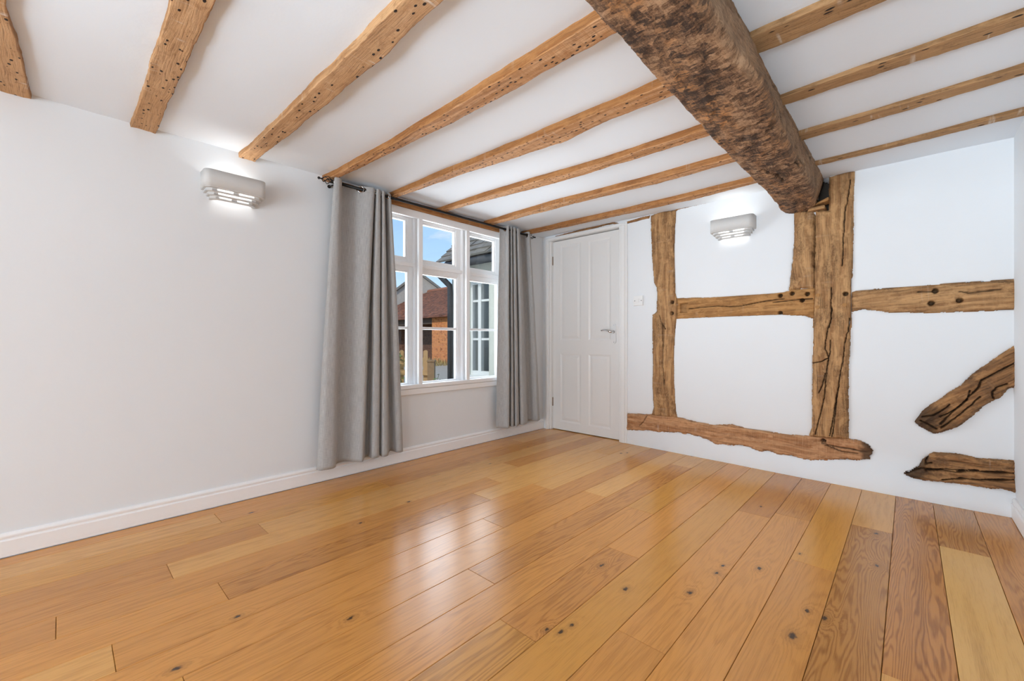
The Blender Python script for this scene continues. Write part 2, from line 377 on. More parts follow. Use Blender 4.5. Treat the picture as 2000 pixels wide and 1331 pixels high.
# ------------------------------------------------------------------ materials
class NT:
    def __init__(self, name):
        self.m = bpy.data.materials.new(name)
        self.m.use_nodes = True
        self.t = self.m.node_tree
        self.b = self.t.nodes['Principled BSDF']

    def n(self, typ, **kw):
        nd = self.t.nodes.new(typ)
        for k, v in kw.items():
            setattr(nd, k, v)
        return nd

    def put(self, sock, v):
        if isinstance(v, bpy.types.NodeSocket):
            self.t.links.new(v, sock)
        else:
            sock.default_value = v

    def math(self, op, a, b=0.0, c=0.0, clamp=False):
        nd = self.n('ShaderNodeMath', operation=op, use_clamp=clamp)
        self.put(nd.inputs[0], a)
        self.put(nd.inputs[1], b)
        self.put(nd.inputs[2], c)
        return nd.outputs[0]

    def vmath(self, op, a, b=(0, 0, 0)):
        nd = self.n('ShaderNodeVectorMath', operation=op)
        self.put(nd.inputs[0], a)
        self.put(nd.inputs[1], b)
        return nd.outputs['Value'] if op in ('LENGTH', 'DISTANCE', 'DOT_PRODUCT') else nd.outputs[0]

    def noise(self, vec, scale=1.0, detail=2.0, rough=0.5, dist=0.0):
        nd = self.n('ShaderNodeTexNoise')
        self.put(nd.inputs['Vector'], vec)
        nd.inputs['Scale'].default_value = scale
        nd.inputs['Detail'].default_value = detail
        nd.inputs['Roughness'].default_value = rough
        nd.inputs['Distortion'].default_value = dist
        return nd.outputs['Fac']

    def vor(self, vec, scale=1.0, feature='F1', rand=1.0):
        nd = self.n('ShaderNodeTexVoronoi', feature=feature)
        self.put(nd.inputs['Vector'], vec)
        nd.inputs['Scale'].default_value = scale
        nd.inputs['Randomness'].default_value = rand
        return nd

    def scl(self, vec, s):
        return self.vmath('MULTIPLY', vec, s)

    def smooth(self, x, a, b):
        nd = self.n('ShaderNodeMapRange', interpolation_type='SMOOTHSTEP')
        self.put(nd.inputs[0], x)
        nd.inputs[1].default_value = a
        nd.inputs[2].default_value = b
        nd.inputs[3].default_value = 0.0
        nd.inputs[4].default_value = 1.0
        return nd.outputs[0]

    def mix(self, f, a, b, mode='MIX'):
        nd = self.n('ShaderNodeMix', data_type='RGBA', blend_type=mode)
        self.put(nd.inputs[0], f)
        self.put(nd.inputs[6], a if isinstance(a, bpy.types.NodeSocket) else (*a, 1))
        self.put(nd.inputs[7], b if isinstance(b, bpy.types.NodeSocket) else (*b, 1))
        return nd.outputs[2]

    def attr(self, name):
        nd = self.n('ShaderNodeAttribute', attribute_name=name)
        return nd.outputs['Vector']

    def obj(self):
        return self.n('ShaderNodeTexCoord').outputs['Object']

    def sep(self, v):
        nd = self.n('ShaderNodeSeparateXYZ')
        self.put(nd.inputs[0], v)
        return nd.outputs

    def comb(self, x, y, z):
        nd = self.n('ShaderNodeCombineXYZ')
        for i, v in enumerate((x, y, z)):
            self.put(nd.inputs[i], v)
        return nd.outputs[0]

    def bump(self, h, strength=0.3, dist=0.01):
        nd = self.n('ShaderNodeBump')
        self.put(nd.inputs['Height'], h)
        nd.inputs['Strength'].default_value = strength
        nd.inputs['Distance'].default_value = dist
        self.put(self.b.inputs['Normal'], nd.outputs[0])

    def out(self, color=None, rough=None, metal=None, spec=None):
        if color is not None:
            self.put(self.b.inputs['Base Color'], color if isinstance(color, bpy.types.NodeSocket) else (*color, 1))
        if rough is not None:
            self.put(self.b.inputs['Roughness'], rough)
        if metal is not None:
            self.b.inputs['Metallic'].default_value = metal
        if spec is not None:
            self.b.inputs['Specular IOR Level'].default_value = spec
        return self.m


def m_plain(name, c, rough=0.5, metal=0.0, bump=0.0, bscale=60.0, var=0.04):
    t = NT(name)
    nz = t.noise(t.obj(), bscale, 3.0)
    t.out(t.mix(nz, tuple(x * (1 - var) for x in c), tuple(min(1, x * (1 + var)) for x in c)), rough, metal)
    if bump:
        t.bump(nz, bump, 0.004)
    return t.m


def m_plaster(name, c, var=0.035):
    t = NT(name)
    o = t.obj()
    big = t.noise(o, 2.2, 3.0)
    fine = t.noise(o, 90.0, 3.0)
    med = t.noise(o, 14.0, 2.0)
    h = t.math('ADD', t.math('MULTIPLY', med, 2.5), fine)
    t.out(t.mix(big, tuple(x * (1 - var) for x in c), c), 0.85, spec=0.25)
    t.bump(h, 0.05, 0.005)
    return t.m


def m_floor():
    """varnished oak: contour lines of a stretched noise give the flame figure, each plank has its own tone"""
    t = NT('oak_floor')
    g = t.attr('grain')              # along, across, seed
    tone = t.attr('tone')            # r: tint, g: figure contrast, b: ring count
    pc = t.attr('plank_colour')
    ts = t.sep(tone)
    gs = t.sep(g)
    # knots bend the figure
    kd = []
    for nm in ('knot_a', 'knot_b', 'knot_c'):
        k = t.attr(nm)
        ks = t.sep(k)
        dx = t.math('SUBTRACT', gs[0], ks[0])
        dy = t.math('SUBTRACT', gs[1], ks[1])
        wob = t.math('MULTIPLY', t.math('SUBTRACT', t.noise(t.scl(g, (75, 110, 1)), 1.0, 3.0), 0.5), 0.016)
        d = t.math('ADD', t.math('SQRT', t.math('ADD', t.math('MULTIPLY', t.math('MULTIPLY', dx, dx), 0.30), t.math('MULTIPLY', dy, dy))), wob)
        kd.append(t.math('DIVIDE', d, ks[2]))
    near = t.math('MINIMUM', t.math('MINIMUM', kd[0], kd[1]), kd[2])
    swirl = t.math('POWER', 2.718, t.math('MULTIPLY', near, -0.45))
    base = t.noise(t.scl(g, (0.55, 7.0, 3.0)), 1.0, 1.5, 0.5)
    base2 = t.noise(t.scl(g, (2.6, 26.0, 5.0)), 1.0, 2.0, 0.5)
    v = t.math('ADD', t.math('ADD', base, t.math('MULTIPLY', base2, 0.16)), t.math('MULTIPLY', swirl, 0.22))
    ring = t.math('SINE', t.math('MULTIPLY', v, t.math('MULTIPLY', ts[2], 27.0)))
    ring = t.math('MULTIPLY_ADD', ring, 0.5, 0.5)
    ring = t.math('POWER', ring, 1.7)
    fib = t.noise(t.scl(g, (14.0, 420.0, 9.0)), 1.0, 3.0, 0.65)
    fib2 = t.noise(t.scl(g, (3.0, 60.0, 4.0)), 1.0, 3.0, 0.6)
    streak = t.smooth(t.noise(t.scl(g, (0.7, 22.0, 7.0)), 1.0, 2.0, 0.5), 0.52, 0.78)
    dark = t.mix(1.0, pc, (0.58, 0.50, 0.40), 'MULTIPLY')
    light = t.mix(1.0, pc, (1.10, 1.12, 1.16), 'MULTIPLY')
    fac = t.math('ADD', t.math('MULTIPLY', ring, ts[1]), t.math('MULTIPLY', t.math('SUBTRACT', fib, 0.5), 1.15))
    fac = t.math('ADD', fac, t.math('MULTIPLY', t.math('SUBTRACT', fib2, 0.5), 0.75))
    fac = t.math('ADD', fac, t.math('MULTIPLY', streak, 0.28), clamp=True)
    col = t.mix(fac, light, dark)
    kcore = t.smooth(near, 1.0, 0.35)
    khalo = t.math('MULTIPLY', t.smooth(near, 2.6, 0.8), 0.32)
    col = t.mix(khalo, col, (0.20, 0.085, 0.02))
    col = t.mix(t.math('MULTIPLY', kcore, 0.9), col, (0.018, 0.011, 0.008))
    rough = t.math('ADD', 0.19, t.math('MULTIPLY', fib, 0.10))
    t.out(col, rough, spec=0.5)
    t.bump(t.math('ADD', fib, t.math('MULTIPLY', ring, 0.3)), 0.05, 0.002)
    return t.m


def m_timber(name, mid, lightc, darkc, dark_amt=0.5, *a, under=None, **k):
    return _m_timber(name, mid, lightc, darkc, dark_amt, *a, under=under, **k)


def _m_timber(name, mid, lightc, darkc, dark_amt=0.5, fine=1.0, holes=0.0, saw=0.0, paint=0.0, rough=0.75, hole_scale=(22.0, 60.0, 1.0), under=None):
    """old exposed oak: 'grain' attribute holds (along, across, seed) in metres"""
    t = NT(name)
    g = t.attr('grain')
    gs = t.sep(g)
    warp = t.noise(t.scl(g, (4.0, 9.0, 2.0)), 1.0, 2.0)
    gw = t.vmath('ADD', g, t.comb(0.0, t.math('MULTIPLY', warp, 0.035), 0.0))
    fib = t.noise(t.scl(gw, (7.0, 210.0 * fine, 3.0)), 1.0, 4.0, 0.65)
    med = t.noise(t.scl(gw, (2.2, 38.0, 2.0)), 1.0, 3.0, 0.6)
    patch = t.noise(t.scl(g, (5.0, 11.0, 4.0)), 1.0, 4.0, 0.6)
    speck = t.noise(t.scl(g, (95.0, 160.0, 3.0)), 1.0, 3.0, 0.7)
    col = t.mix(t.smooth(med, 0.3, 0.68), lightc, mid)
    flag = t.sep(t.attr('dirt_face'))[1]
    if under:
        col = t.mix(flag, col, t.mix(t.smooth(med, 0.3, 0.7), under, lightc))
    col = t.mix(t.math('MULTIPLY', t.smooth(fib, 0.46, 0.74), 0.75), col, darkc)
    pm = t.math('MULTIPLY', t.smooth(patch, 0.62 - 0.30 * dark_amt, 0.80 - 0.18 * dark_amt), 0.35 + 0.5 * dark_amt)
    col = t.mix(t.math('MULTIPLY', pm, t.smooth(speck, 0.30, 0.62)), col, darkc)
    lt = t.math('MULTIPLY', t.smooth(t.noise(t.scl(g, (11.0, 20.0, 8.0)), 1.0, 4.0, 0.65), 0.50, 0.66), 0.70)
    col = t.mix(lt, col, lightc)
    grime = t.noise(t.scl(g, (26.0, 34.0, 6.0)), 1.0, 5.0, 0.7)
    col = t.mix(t.math('MULTIPLY', t.smooth(grime, 0.52, 0.70), 0.55), col, tuple(0.55 * m_ + 0.45 * d_ for m_, d_ in zip(mid, darkc)))
    h = t.math('ADD', fib, t.math('MULTIPLY', speck, 0.5))
    if saw:
        cross = t.noise(t.scl(g, (240.0, 5.0, 3.0)), 1.0, 2.0, 0.6)
        sm = t.math('MULTIPLY', t.smooth(cross, 0.48, 0.66), saw)
        if under:
            sm = t.math('MULTIPLY', sm, flag)
        col = t.mix(sm, col, lightc)
        h = t.math('ADD', h, t.math('MULTIPLY', cross, saw))
    if paint:
        pv = t.noise(t.scl(g, (42.0, 3.2, 2.0)), 1.0, 2.0, 0.55)
        pa = t.noise(t.scl(g, (4.0, 9.0, 6.0)), 1.0, 2.0)
        pf = t.math('MULTIPLY', t.math('MULTIPLY', t.smooth(pv, 0.60, 0.72), t.smooth(pa, 0.48, 0.62)), paint)
        col = t.mix(pf, col, (0.72, 0.64, 0.55))
    if holes:
        vo = t.vor(t.scl(g, hole_scale), 1.0)
        rnd = t.sep(vo.outputs['Color'])[0]
        hm = t.math('MULTIPLY', t.smooth(vo.outputs['Distance'], 0.27, 0.19), t.math('GREATER_THAN', rnd, 1.0 - holes))
        if under:
            hm = t.math('MULTIPLY', hm, flag)
        col = t.mix(hm, col, (0.025, 0.014, 0.009))
        h = t.math('SUBTRACT', h, t.math('MULTIPLY', hm, 2.0))
    dirt_face = t.sep(t.attr('dirt_face'))[0]
    col = t.mix(dirt_face, col, (0.022, 0.014, 0.010))
    t.out(col, rough, spec=0.25)
    t.bump(h, 0.45, 0.004)
    return t.m


M = {}
M['plaster'] = m_plaster('white_plaster', (0.775, 0.80, 0.82))
M['ceiling'] = m_plaster('ceiling_white', (0.79, 0.835, 0.88))
M['gloss_white'] = m_plain('white_gloss_paint', (0.80, 0.80, 0.79), 0.22, var=0.01)
M['satin_white'] = m_plain('white_satin_paint', (0.86, 0.86, 0.86), 0.38, var=0.015)
M['floor'] = m_floor()
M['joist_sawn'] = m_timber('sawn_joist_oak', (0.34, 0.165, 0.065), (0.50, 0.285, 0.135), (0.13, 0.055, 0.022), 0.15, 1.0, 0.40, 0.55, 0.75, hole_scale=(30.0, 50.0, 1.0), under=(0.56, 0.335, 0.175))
M['joist'] = m_timber('joist_oak', (0.30, 0.120, 0.036), (0.42, 0.195, 0.068), (0.10, 0.042, 0.018), 0.28, 1.0, 0.62, 0.55, 0.15, hole_scale=(30.0, 62.0, 1.0), under=(0.70, 0.410, 0.215))  # sawn underside paler than sides, exaggerated to paint the floor's bounce light
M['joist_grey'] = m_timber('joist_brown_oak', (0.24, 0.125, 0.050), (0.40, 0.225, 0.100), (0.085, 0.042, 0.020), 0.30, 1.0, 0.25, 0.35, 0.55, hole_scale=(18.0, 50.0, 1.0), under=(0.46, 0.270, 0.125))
M['post'] = m_timber('post_oak', (0.28, 0.137, 0.054), (0.53, 0.305, 0.135), (0.080, 0.043, 0.022), 0.66, 1.0, 0.0, 0.12, 0.10)
M['post_warm'] = m_timber('rail_oak', (0.30, 0.140, 0.045), (0.50, 0.262, 0.095), (0.09, 0.040, 0.016), 0.35, 1.0, 0.0, 0.05, 0.05)
M['sill'] = m_timber('sill_oak', (0.36, 0.165, 0.070), (0.58, 0.320, 0.160), (0.085, 0.036, 0.018), 0.38, 1.0, 0.0, 0.35, 0.35)
M['dark_oak'] = m_timber('weathered_oak', (0.22, 0.105, 0.043), (0.42, 0.215, 0.085), (0.040, 0.024, 0.016), 0.60, 0.6, 0.0, 0.0, 0.15)


def m_beam():
    """adzed, sooty old oak: small chips across the grain in sooty, brown and orange tones"""
    t = NT('hewn_beam_oak')
    g = t.attr('grain')
    warp = t.noise(t.scl(g, (9.0, 14.0, 2.0)), 1.0, 3.0)
    gw = t.vmath('ADD', g, t.comb(t.math('MULTIPLY', warp, 0.02), t.math('MULTIPLY', warp, 0.03), 0.0))
    chip = t.vor(t.scl(gw, (75.0, 40.0, 1.0)), 1.0)
    cr = t.sep(chip.outputs['Color'])[0]
    hack = t.noise(t.scl(gw, (170.0, 34.0, 2.0)), 1.0, 4.0, 0.7)
    fib = t.noise(t.scl(gw, (12.0, 170.0, 3.0)), 1.0, 4.0, 0.7)
    soot = t.noise(t.scl(g, (5.0, 7.5, 4.0)), 1.0, 5.0, 0.65)
    fine = t.noise(t.scl(g, (150.0, 150.0, 5.0)), 1.0, 4.0, 0.75)
    tone = t.math('ADD', t.math('MULTIPLY', cr, 0.30), t.math('MULTIPLY', hack, 0.45))
    tone = t.math('ADD', tone, t.math('MULTIPLY', t.math('SUBTRACT', fib, 0.5), 0.45))
    tone = t.math('ADD', tone, t.math('MULTIPLY', t.math('SUBTRACT', fine, 0.5), 0.70))
    tone = t.math('ADD', tone, t.math('MULTIPLY', t.math('SUBTRACT', soot, 0.5), -1.15))
    col = t.mix(t.smooth(tone, 0.15, 0.42), (0.055, 0.036, 0.027), (0.20, 0.112, 0.062))
    warm = t.noise(t.scl(g, (2.2, 9.0, 7.0)), 1.0, 3.0)
    lightc = t.mix(t.smooth(warm, 0.42, 0.62), (0.46, 0.285, 0.165), (0.50, 0.235, 0.085))
    col = t.mix(t.smooth(tone, 0.34, 0.66), col, lightc)
    sp = t.math('MULTIPLY', t.smooth(fine, 0.66, 0.74), 0.6)
    col = t.mix(sp, col, (0.62, 0.45, 0.32))
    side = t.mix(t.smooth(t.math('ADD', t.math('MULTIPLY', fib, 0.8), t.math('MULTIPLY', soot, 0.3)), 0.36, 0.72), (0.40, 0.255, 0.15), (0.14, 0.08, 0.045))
    ds = t.sep(t.attr('dirt_face'))
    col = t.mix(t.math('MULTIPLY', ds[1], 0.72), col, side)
    dirt_face = ds[0]
    col = t.mix(dirt_face, col, (0.028, 0.018, 0.013))
    t.out(col, 0.85, spec=0.2)
    h = t.math('ADD', t.math('ADD', t.math('MULTIPLY', hack, 1.2), fib), t.math('MULTIPLY', cr, 0.5))
    t.bump(h, 0.3, 0.004)
    return t.m


M['beam'] = m_beam()
M['black_iron'] = m_plain('black_iron', (0.018, 0.017, 0.016), 0.45, 0.6)
M['chrome'] = m_plain('chrome', (0.62, 0.61, 0.60), 0.16, 1.0)
M['white_metal'] = m_plain('white_enamel', (0.80, 0.80, 0.80), 0.2)
M['brass'] = m_plain('aged_brass_hinge', (0.30, 0.22, 0.16), 0.4, 0.8)
M['ceramic'] = m_plain('unglazed_white_ceramic', (0.60, 0.595, 0.58), 0.65, var=0.02)
M['plastic'] = m_plain('white_plastic', (0.80, 0.80, 0.79), 0.3, var=0.01)


def m_fabric():
    t = NT('grey_woven_fabric')
    g = t.attr('grain')             # along the cloth, height
    thread = t.noise(t.scl(g, (520.0, 16.0, 1.0)), 1.0, 2.0, 0.6)
    weft = t.noise(t.scl(g, (30.0, 480.0, 1.0)), 1.0, 2.0, 0.6)
    f = t.math('ADD', t.math('MULTIPLY', thread, 0.65), t.math('MULTIPLY', weft, 0.35))
    t.out(t.mix(t.smooth(f, 0.36, 0.64), (0.33, 0.328, 0.322), (0.46, 0.457, 0.45)), 0.9, spec=0.15)
    t.b.inputs['Sheen Weight'].default_value = 0.25
    t.bump(f, 0.25, 0.001)
    return t.m


def m_glass():
    t = NT('window_glass')
    tr = t.n('ShaderNodeBsdfTransparent')
    gl = t.n('ShaderNodeBsdfGlossy')
    gl.inputs['Roughness'].default_value = 0.01
    fr = t.n('ShaderNodeFresnel')
    fr.inputs['IOR'].default_value = 1.45
    mx = t.n('ShaderNodeMixShader')
    geo = t.n('ShaderNodeNewGeometry')
    t.put(mx.inputs[0], t.math('MULTIPLY', fr.outputs[0], t.math('SUBTRACT', 1.0, geo.outputs['Backfacing'])))
    t.put(mx.inputs[1], tr.outputs[0])
    t.put(mx.inputs[2], gl.outputs[0])
    out = t.t.nodes['Material Output']
    t.t.links.new(mx.outputs[0], out.inputs['Surface'])
    return t.m


def m_islands(name, c1, c2):
    t = NT(name)
    r = t.n('ShaderNodeNewGeometry').outputs['Random Per Island']
    nz = t.noise(t.obj(), 6.0, 3.0)
    t.out(t.mix(t.math('ADD', t.math('MULTIPLY', r, 0.7), t.math('MULTIPLY', t.math('SUBTRACT', nz, 0.35), 0.9), clamp=True), c1, c2), 0.9, spec=0.1)
    return t.m


def m_emit(name, c, s):
    t = NT(name)
    t.out((0.8, 0.8, 0.8), 0.5)
    t.b.inputs['Emission Color'].default_value = (*c, 1)
    t.b.inputs['Emission Strength'].default_value = s
    return t.m


def m_brick(name, c1, c2, mortar, scale=1.0):
    t = NT(name)
    o = t.sep(t.obj())
    br = t.n('ShaderNodeTexBrick')
    t.put(br.inputs['Vector'], t.comb(t.math('ADD', o[0], t.math('MULTIPLY', o[1], 0.7)), o[2], 0.0))
    br.inputs['Scale'].default_value = scale
    br.inputs['Brick Width'].default_value = 0.225
    br.inputs['Row Height'].default_value = 0.075
    br.inputs['Mortar Size'].default_value = 0.006
    br.inputs['Color1'].default_value = (*c1, 1)
    br.inputs['Color2'].default_value = (*c2, 1)
    br.inputs['Mortar'].default_value = (*mortar, 1)
    nz = t.noise(t.obj(), 9.0, 4.0)
    t.out(t.mix(t.smooth(nz, 0.5, 0.75), br.outputs['Color'], tuple(x * 0.45 for x in c2)), 0.9, spec=0.1)
    t.bump(br.outputs['Fac'], -0.4, 0.01)
    return t.m


M['fabric'] = m_fabric()
M['glass'] = m_glass()
M['bulb'] = m_emit('lamp_tube', (1.0, 0.97, 0.93), 30.0)
M['roof_tile'] = m_islands('red_clay_tile', (0.13, 0.065, 0.045), (0.40, 0.165, 0.095))
M['post_brown'] = m_plain('gate_post_wood', (0.30, 0.18, 0.085), 0.85, bscale=20, var=0.25)
M['weathered_white'] = m_plain('weathered_white_paint', (0.62, 0.65, 0.63), 0.5)
M['slate'] = m_plain('grey_stone_slate', (0.20, 0.185, 0.155), 0.9, bscale=14, var=0.35)
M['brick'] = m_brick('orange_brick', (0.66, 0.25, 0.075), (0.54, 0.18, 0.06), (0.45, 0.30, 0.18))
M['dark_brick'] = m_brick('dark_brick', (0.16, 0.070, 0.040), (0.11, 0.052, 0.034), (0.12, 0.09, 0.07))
M['render'] = m_plain('roughcast_white', (0.50, 0.53, 0.47), 0.95, bump=1.0, bscale=70.0, var=0.10)
M['grey_render'] = m_plain('grey_gable_render', (0.40, 0.36, 0.31), 0.95, bscale=8.0, var=0.15)
M['dark_board'] = m_plain('dark_boards', (0.075, 0.055, 0.042), 0.85, bscale=12, var=0.3)
M['fence_wood'] = m_plain('fence_softwood', (0.50, 0.30, 0.12), 0.8, bscale=18, var=0.18)
M['gutter'] = m_plain('black_gutter_plastic', (0.014, 0.018, 0.022), 0.6)
M['tarmac'] = m_plain('grey_gravel_yard', (0.40, 0.335, 0.245), 0.95, bump=0.6, bscale=22.0, var=0.25)
M['verge'] = m_plain('dry_grass_verge', (0.48, 0.36, 0.14), 0.95, bump=0.6, bscale=30.0, var=0.3)
M['leaf'] = m_plain('rose_leaf', (0.14, 0.25, 0.05), 0.6, bscale=30.0, var=0.35)
M['stem'] = m_plain('green_stem', (0.16, 0.17, 0.06), 0.7)
M['void_shade'] = m_plain('painted_void_shade', (0.07, 0.055, 0.042), 0.9)  # the shade of voids is put into this near-black colour

# ------------------------------------------------------------------ structure: floor of separate oak planks
floor_bm = MB()
floor_bm.box(-0.02, RX + 0.02, REAR - 0.02, 0.20, -0.12, -0.022)
floor = floor_bm.build('floor', M['dark_board'])
tag(floor, kind='structure')

PW = 0.1549
P0 = 3.042
# butt joints by plank row (measured), rows counted from the right wall
BUTTS = {-1: [-2.9], 0: [-0.766, -3.2], 1: [-1.905, -3.9], 2: [-0.752, -3.4], 3: [-1.358, -3.6], 4: [-0.855, -3.3], 5: [-0.951, -2.249, -4.2],
         6: [-3.1], 7: [-1.794, -2.469, -4.0], 8: [-1.316, -3.5], 9: [-0.356, -2.34, -4.3], 10: [-1.276, -3.233], 11: [-1.973, -3.9], 12: [-1.392, -3.356],
         13: [-0.448, -1.765, -3.053], 14: [-1.512, -3.472], 15: [-1.19, -3.164], 16: [-0.82, -2.785, -4.4], 17: [-1.358, -2.045, -3.9],
         18: [-0.6, -2.905], 19: [-1.7, -3.7]}
# (tint, figure contrast, ring count) and colour for planks the photograph sets apart: row, index from the back wall
OAK = {'tan': (0.570, 0.245, 0.052), 'gold': (0.570, 0.258, 0.048), 'light': (0.620, 0.305, 0.080), 'pale': (0.670, 0.370, 0.105),
       'brown': (0.450, 0.196, 0.046), 'red': (0.470, 0.190, 0.040), 'mid': (0.510, 0.215, 0.046)}
SPEC = {(-1, 0): ('mid', 0.45, 7), (0, 0): ('brown', 0.75, 9), (0, 1): ('pale', 0.10, 3), (1, 0): ('red', 0.80, 8), (1, 1): ('light', 0.15, 4),
        (2, 0): ('light', 0.22, 5), (2, 1): ('brown', 0.70, 9), (3, 0): ('gold', 0.12, 3), (3, 1): ('tan', 0.28, 5), (4, 0): ('mid', 0.40, 6),
        (4, 1): ('tan', 0.30, 6), (5, 0): ('red', 0.15, 4), (5, 1): ('tan', 0.28, 5), (5, 2): ('tan', 0.25, 5), (6, 0): ('gold', 0.16, 4),
        (7, 0): ('tan', 0.22, 4), (7, 1): ('mid', 0.50, 6), (7, 2): ('gold', 0.60, 5), (8, 0): ('gold', 0.25, 4), (8, 1): ('tan', 0.45, 6), (9, 0): ('light', 0.2, 4),
        (9, 1): ('mid', 0.50, 6), (9, 2): ('tan', 0.25, 4), (10, 0): ('light', 0.15, 4), (10, 1): ('tan', 0.30, 5), (11, 0): ('mid', 0.35, 5), (11, 1): ('tan', 0.3, 5),
        (12, 0): ('light', 0.15, 3), (12, 1): ('tan', 0.3, 5), (13, 0): ('gold', 0.2, 4), (13, 1): ('light', 0.22, 4), (13, 2): ('mid', 0.55, 7),
        (14, 0): ('light', 0.2, 4), (15, 0): ('mid', 0.25, 4), (16, 0): ('light', 0.12, 3), (17, 0): ('mid', 0.35, 5), (17, 1): ('mid', 0.35, 5)}
knots = [(k[0], k[1], 0.006 + 0.005 * ((i * 37) % 10) / 10) for i, k in enumerate(KNOTS)]
knots[3] = (2.524, -1.903, 0.014)
_rk = random.Random(21)


def plank(row, idx, x0, x1, y0, y1):
    b = MB()
    gap = 0.0008
    b.box(x0 + gap, x1 - gap, y0 + 0.0006, y1 - 0.0006, -0.020, 0.0, 0.0012)
    me = bpy.data.meshes.new('plank')
    b.bm.to_mesh(me)
    b.bm.free()
    V = np.array([v.co[:] for v in me.vertices])
    n = len(V)
    seed = _rk.uniform(0, 50)
    off = _rk.uniform(-30, 30)
    flip = _rk.choice((-1, 1))
    key, con, rings = SPEC.get((row, idx), (_rk.choice(('tan', 'tan', 'gold', 'mid', 'light')), _rk.uniform(0.2, 0.45), _rk.choice((4, 5, 6))))
    c = np.array(OAK[key]) * _rk.uniform(0.95, 1.05)
    xm = (x0 + x1) / 2
    add_vec_attr(me, 'grain', np.stack([V[:, 1] + off, (V[:, 0] - xm) * flip, np.full(n, seed)], 1))
    add_vec_attr(me, 'tone', np.tile((1.0, con, rings), (n, 1)))
    add_vec_attr(me, 'plank_colour', np.tile(c, (n, 1)))
    mine = [k for k in knots if x0 <= k[0] <= x1 and y0 <= k[1] <= y1][:3]
    while len(mine) < 3:
        if len(mine) == 0 and _rk.random() < 0.45 and row > 8:
            mine.append((_rk.uniform(x0, x1), _rk.uniform(y0, y1), _rk.uniform(0.004, 0.008)))
        else:
            mine.append((xm + 9, 99, 0.01))
    for nm, k in zip(('knot_a', 'knot_b', 'knot_c'), mine):
        add_vec_attr(me, nm, np.tile((k[1] + off, (k[0] - xm) * flip, k[2]), (n, 1)))
    return link_mesh('plank', me, M['floor'], floor, (0, 0, 0))


for row in range(-1, 20):
    xa = P0 - PW * (row + 1)
    xb = xa + PW
    xa, xb = max(xa, 0.002), min(xb, RX - 0.004)
    end = 0.085 if xa < 0.93 else 0.0
    cuts = [end] + BUTTS.get(row, []) + [REAR]
    for i in range(len(cuts) - 1):
        plank(row, i, xa, xb, cuts[i + 1], cuts[i])

# ------------------------------------------------------------------ ceiling
nx, ny = 70, 110
gx, gy = np.meshgrid(np.linspace(WX, RX, nx), np.linspace(REAR, 0.02, ny), indexing='ij')
gz = CZ + 0.004 * fbm(gx * 1.7, gy * 1.7, 5)
ceiling = grid_mesh('ceiling', np.stack([gx, gy, gz], -1), None, M['ceiling'], flip=True)
tag(ceiling, kind='structure')
# floor of the storey above keeps the sun out
up = MB()
up.box(-0.34, RX + 0.3, REAR - 0.3, 0.4, CZ + 0.06, CZ + 0.30)
tag(up.build('ceiling_slab', M['plaster']), kind='structure')

# ------------------------------------------------------------------ walls
WIN_Y0, WIN_Y1, WIN_Z0, WIN_Z1 = -2.04, -0.555, 0.54, 1.925
wl = MB()
wl.box(WX - 0.155, WX, REAR - 0.3, WIN_Y0, -0.12, CZ + 0.08)
wl.box(WX - 0.155, WX, WIN_Y1, 0.35, -0.12, CZ + 0.08)
wl.box(WX - 0.155, WX, WIN_Y0, WIN_Y1, -0.12, WIN_Z0)
wl.box(WX - 0.155, WX, WIN_Y0, WIN_Y1, WIN_Z1 + 0.048, CZ + 0.08)
tag(wl.build('wall_left', M['plaster']), kind='structure')
wr = MB()
wr.box(RX, RX + 0.2, REAR - 0.3, 0.35, -0.12, CZ + 0.08)
tag(wr.build('wall_right', M['plaster']), kind='structure')
wq = MB()
wq.box(WX - 0.3, RX + 0.2, REAR - 0.3, REAR, -0.12, CZ + 0.08)
tag(wq.build('wall_rear', M['plaster']), kind='structure')


def flare(x, z):
    A = np.clip((np.asarray(x, float) - 1.0) / 1.7, 0, 1) * 0.085
    return -A * (1 - sstep(0.0, 0.24, z))


cell = 0.0085
bx = np.arange(WX, RX + cell, cell)
bz = np.arange(-0.02, CZ + 0.03, cell)
GX, GZ = np.meshgrid(bx, bz, indexing='ij')
sd = np.full(GX.shape, -1.0)
for k in ('post1', 'rail1', 'strut', 'post2', 'rail2', 'sill', 'brace', 'stub', 'pocket', 'gap'):
    sd = np.maximum(sd, signed_dist(GX, GZ, TIM[k]))
GY = flare(GX, GZ) + 0.0022 * fbm(GX * 4, GZ * 4, 3) + 0.004 * fbm(GX * 1.1, GZ * 1.1, 9)
GY += 0.006 * np.exp(-np.clip(-sd, 0, 1) / 0.016)
GY = np.where(sd > 0.006, 0.13, GY)
cx_, cz_ = (GX[:-1, :-1] + GX[1:, 1:]) / 2, (GZ[:-1, :-1] + GZ[1:, 1:]) / 2
deep = np.minimum.reduce([GY[:-1, :-1], GY[1:, :-1], GY[:-1, 1:], GY[1:, 1:]]) > 0.1
keep = ~deep & ~((cx_ > 0.062) & (cx_ < 0.90) & (cz_ < 1.955))
tag(grid_mesh('wall_back', np.stack([GX, GY, GZ], -1), keep, M['plaster']), kind='structure')
wb = MB()
wb.box(WX - 0.3, RX + 0.2, 0.16, 0.36, -0.12, CZ + 0.08)
tag(wb.build('wall_back_core', M['void_shade']), kind='structure')  # core coloured dark so the pocket and gap look like shaded voids

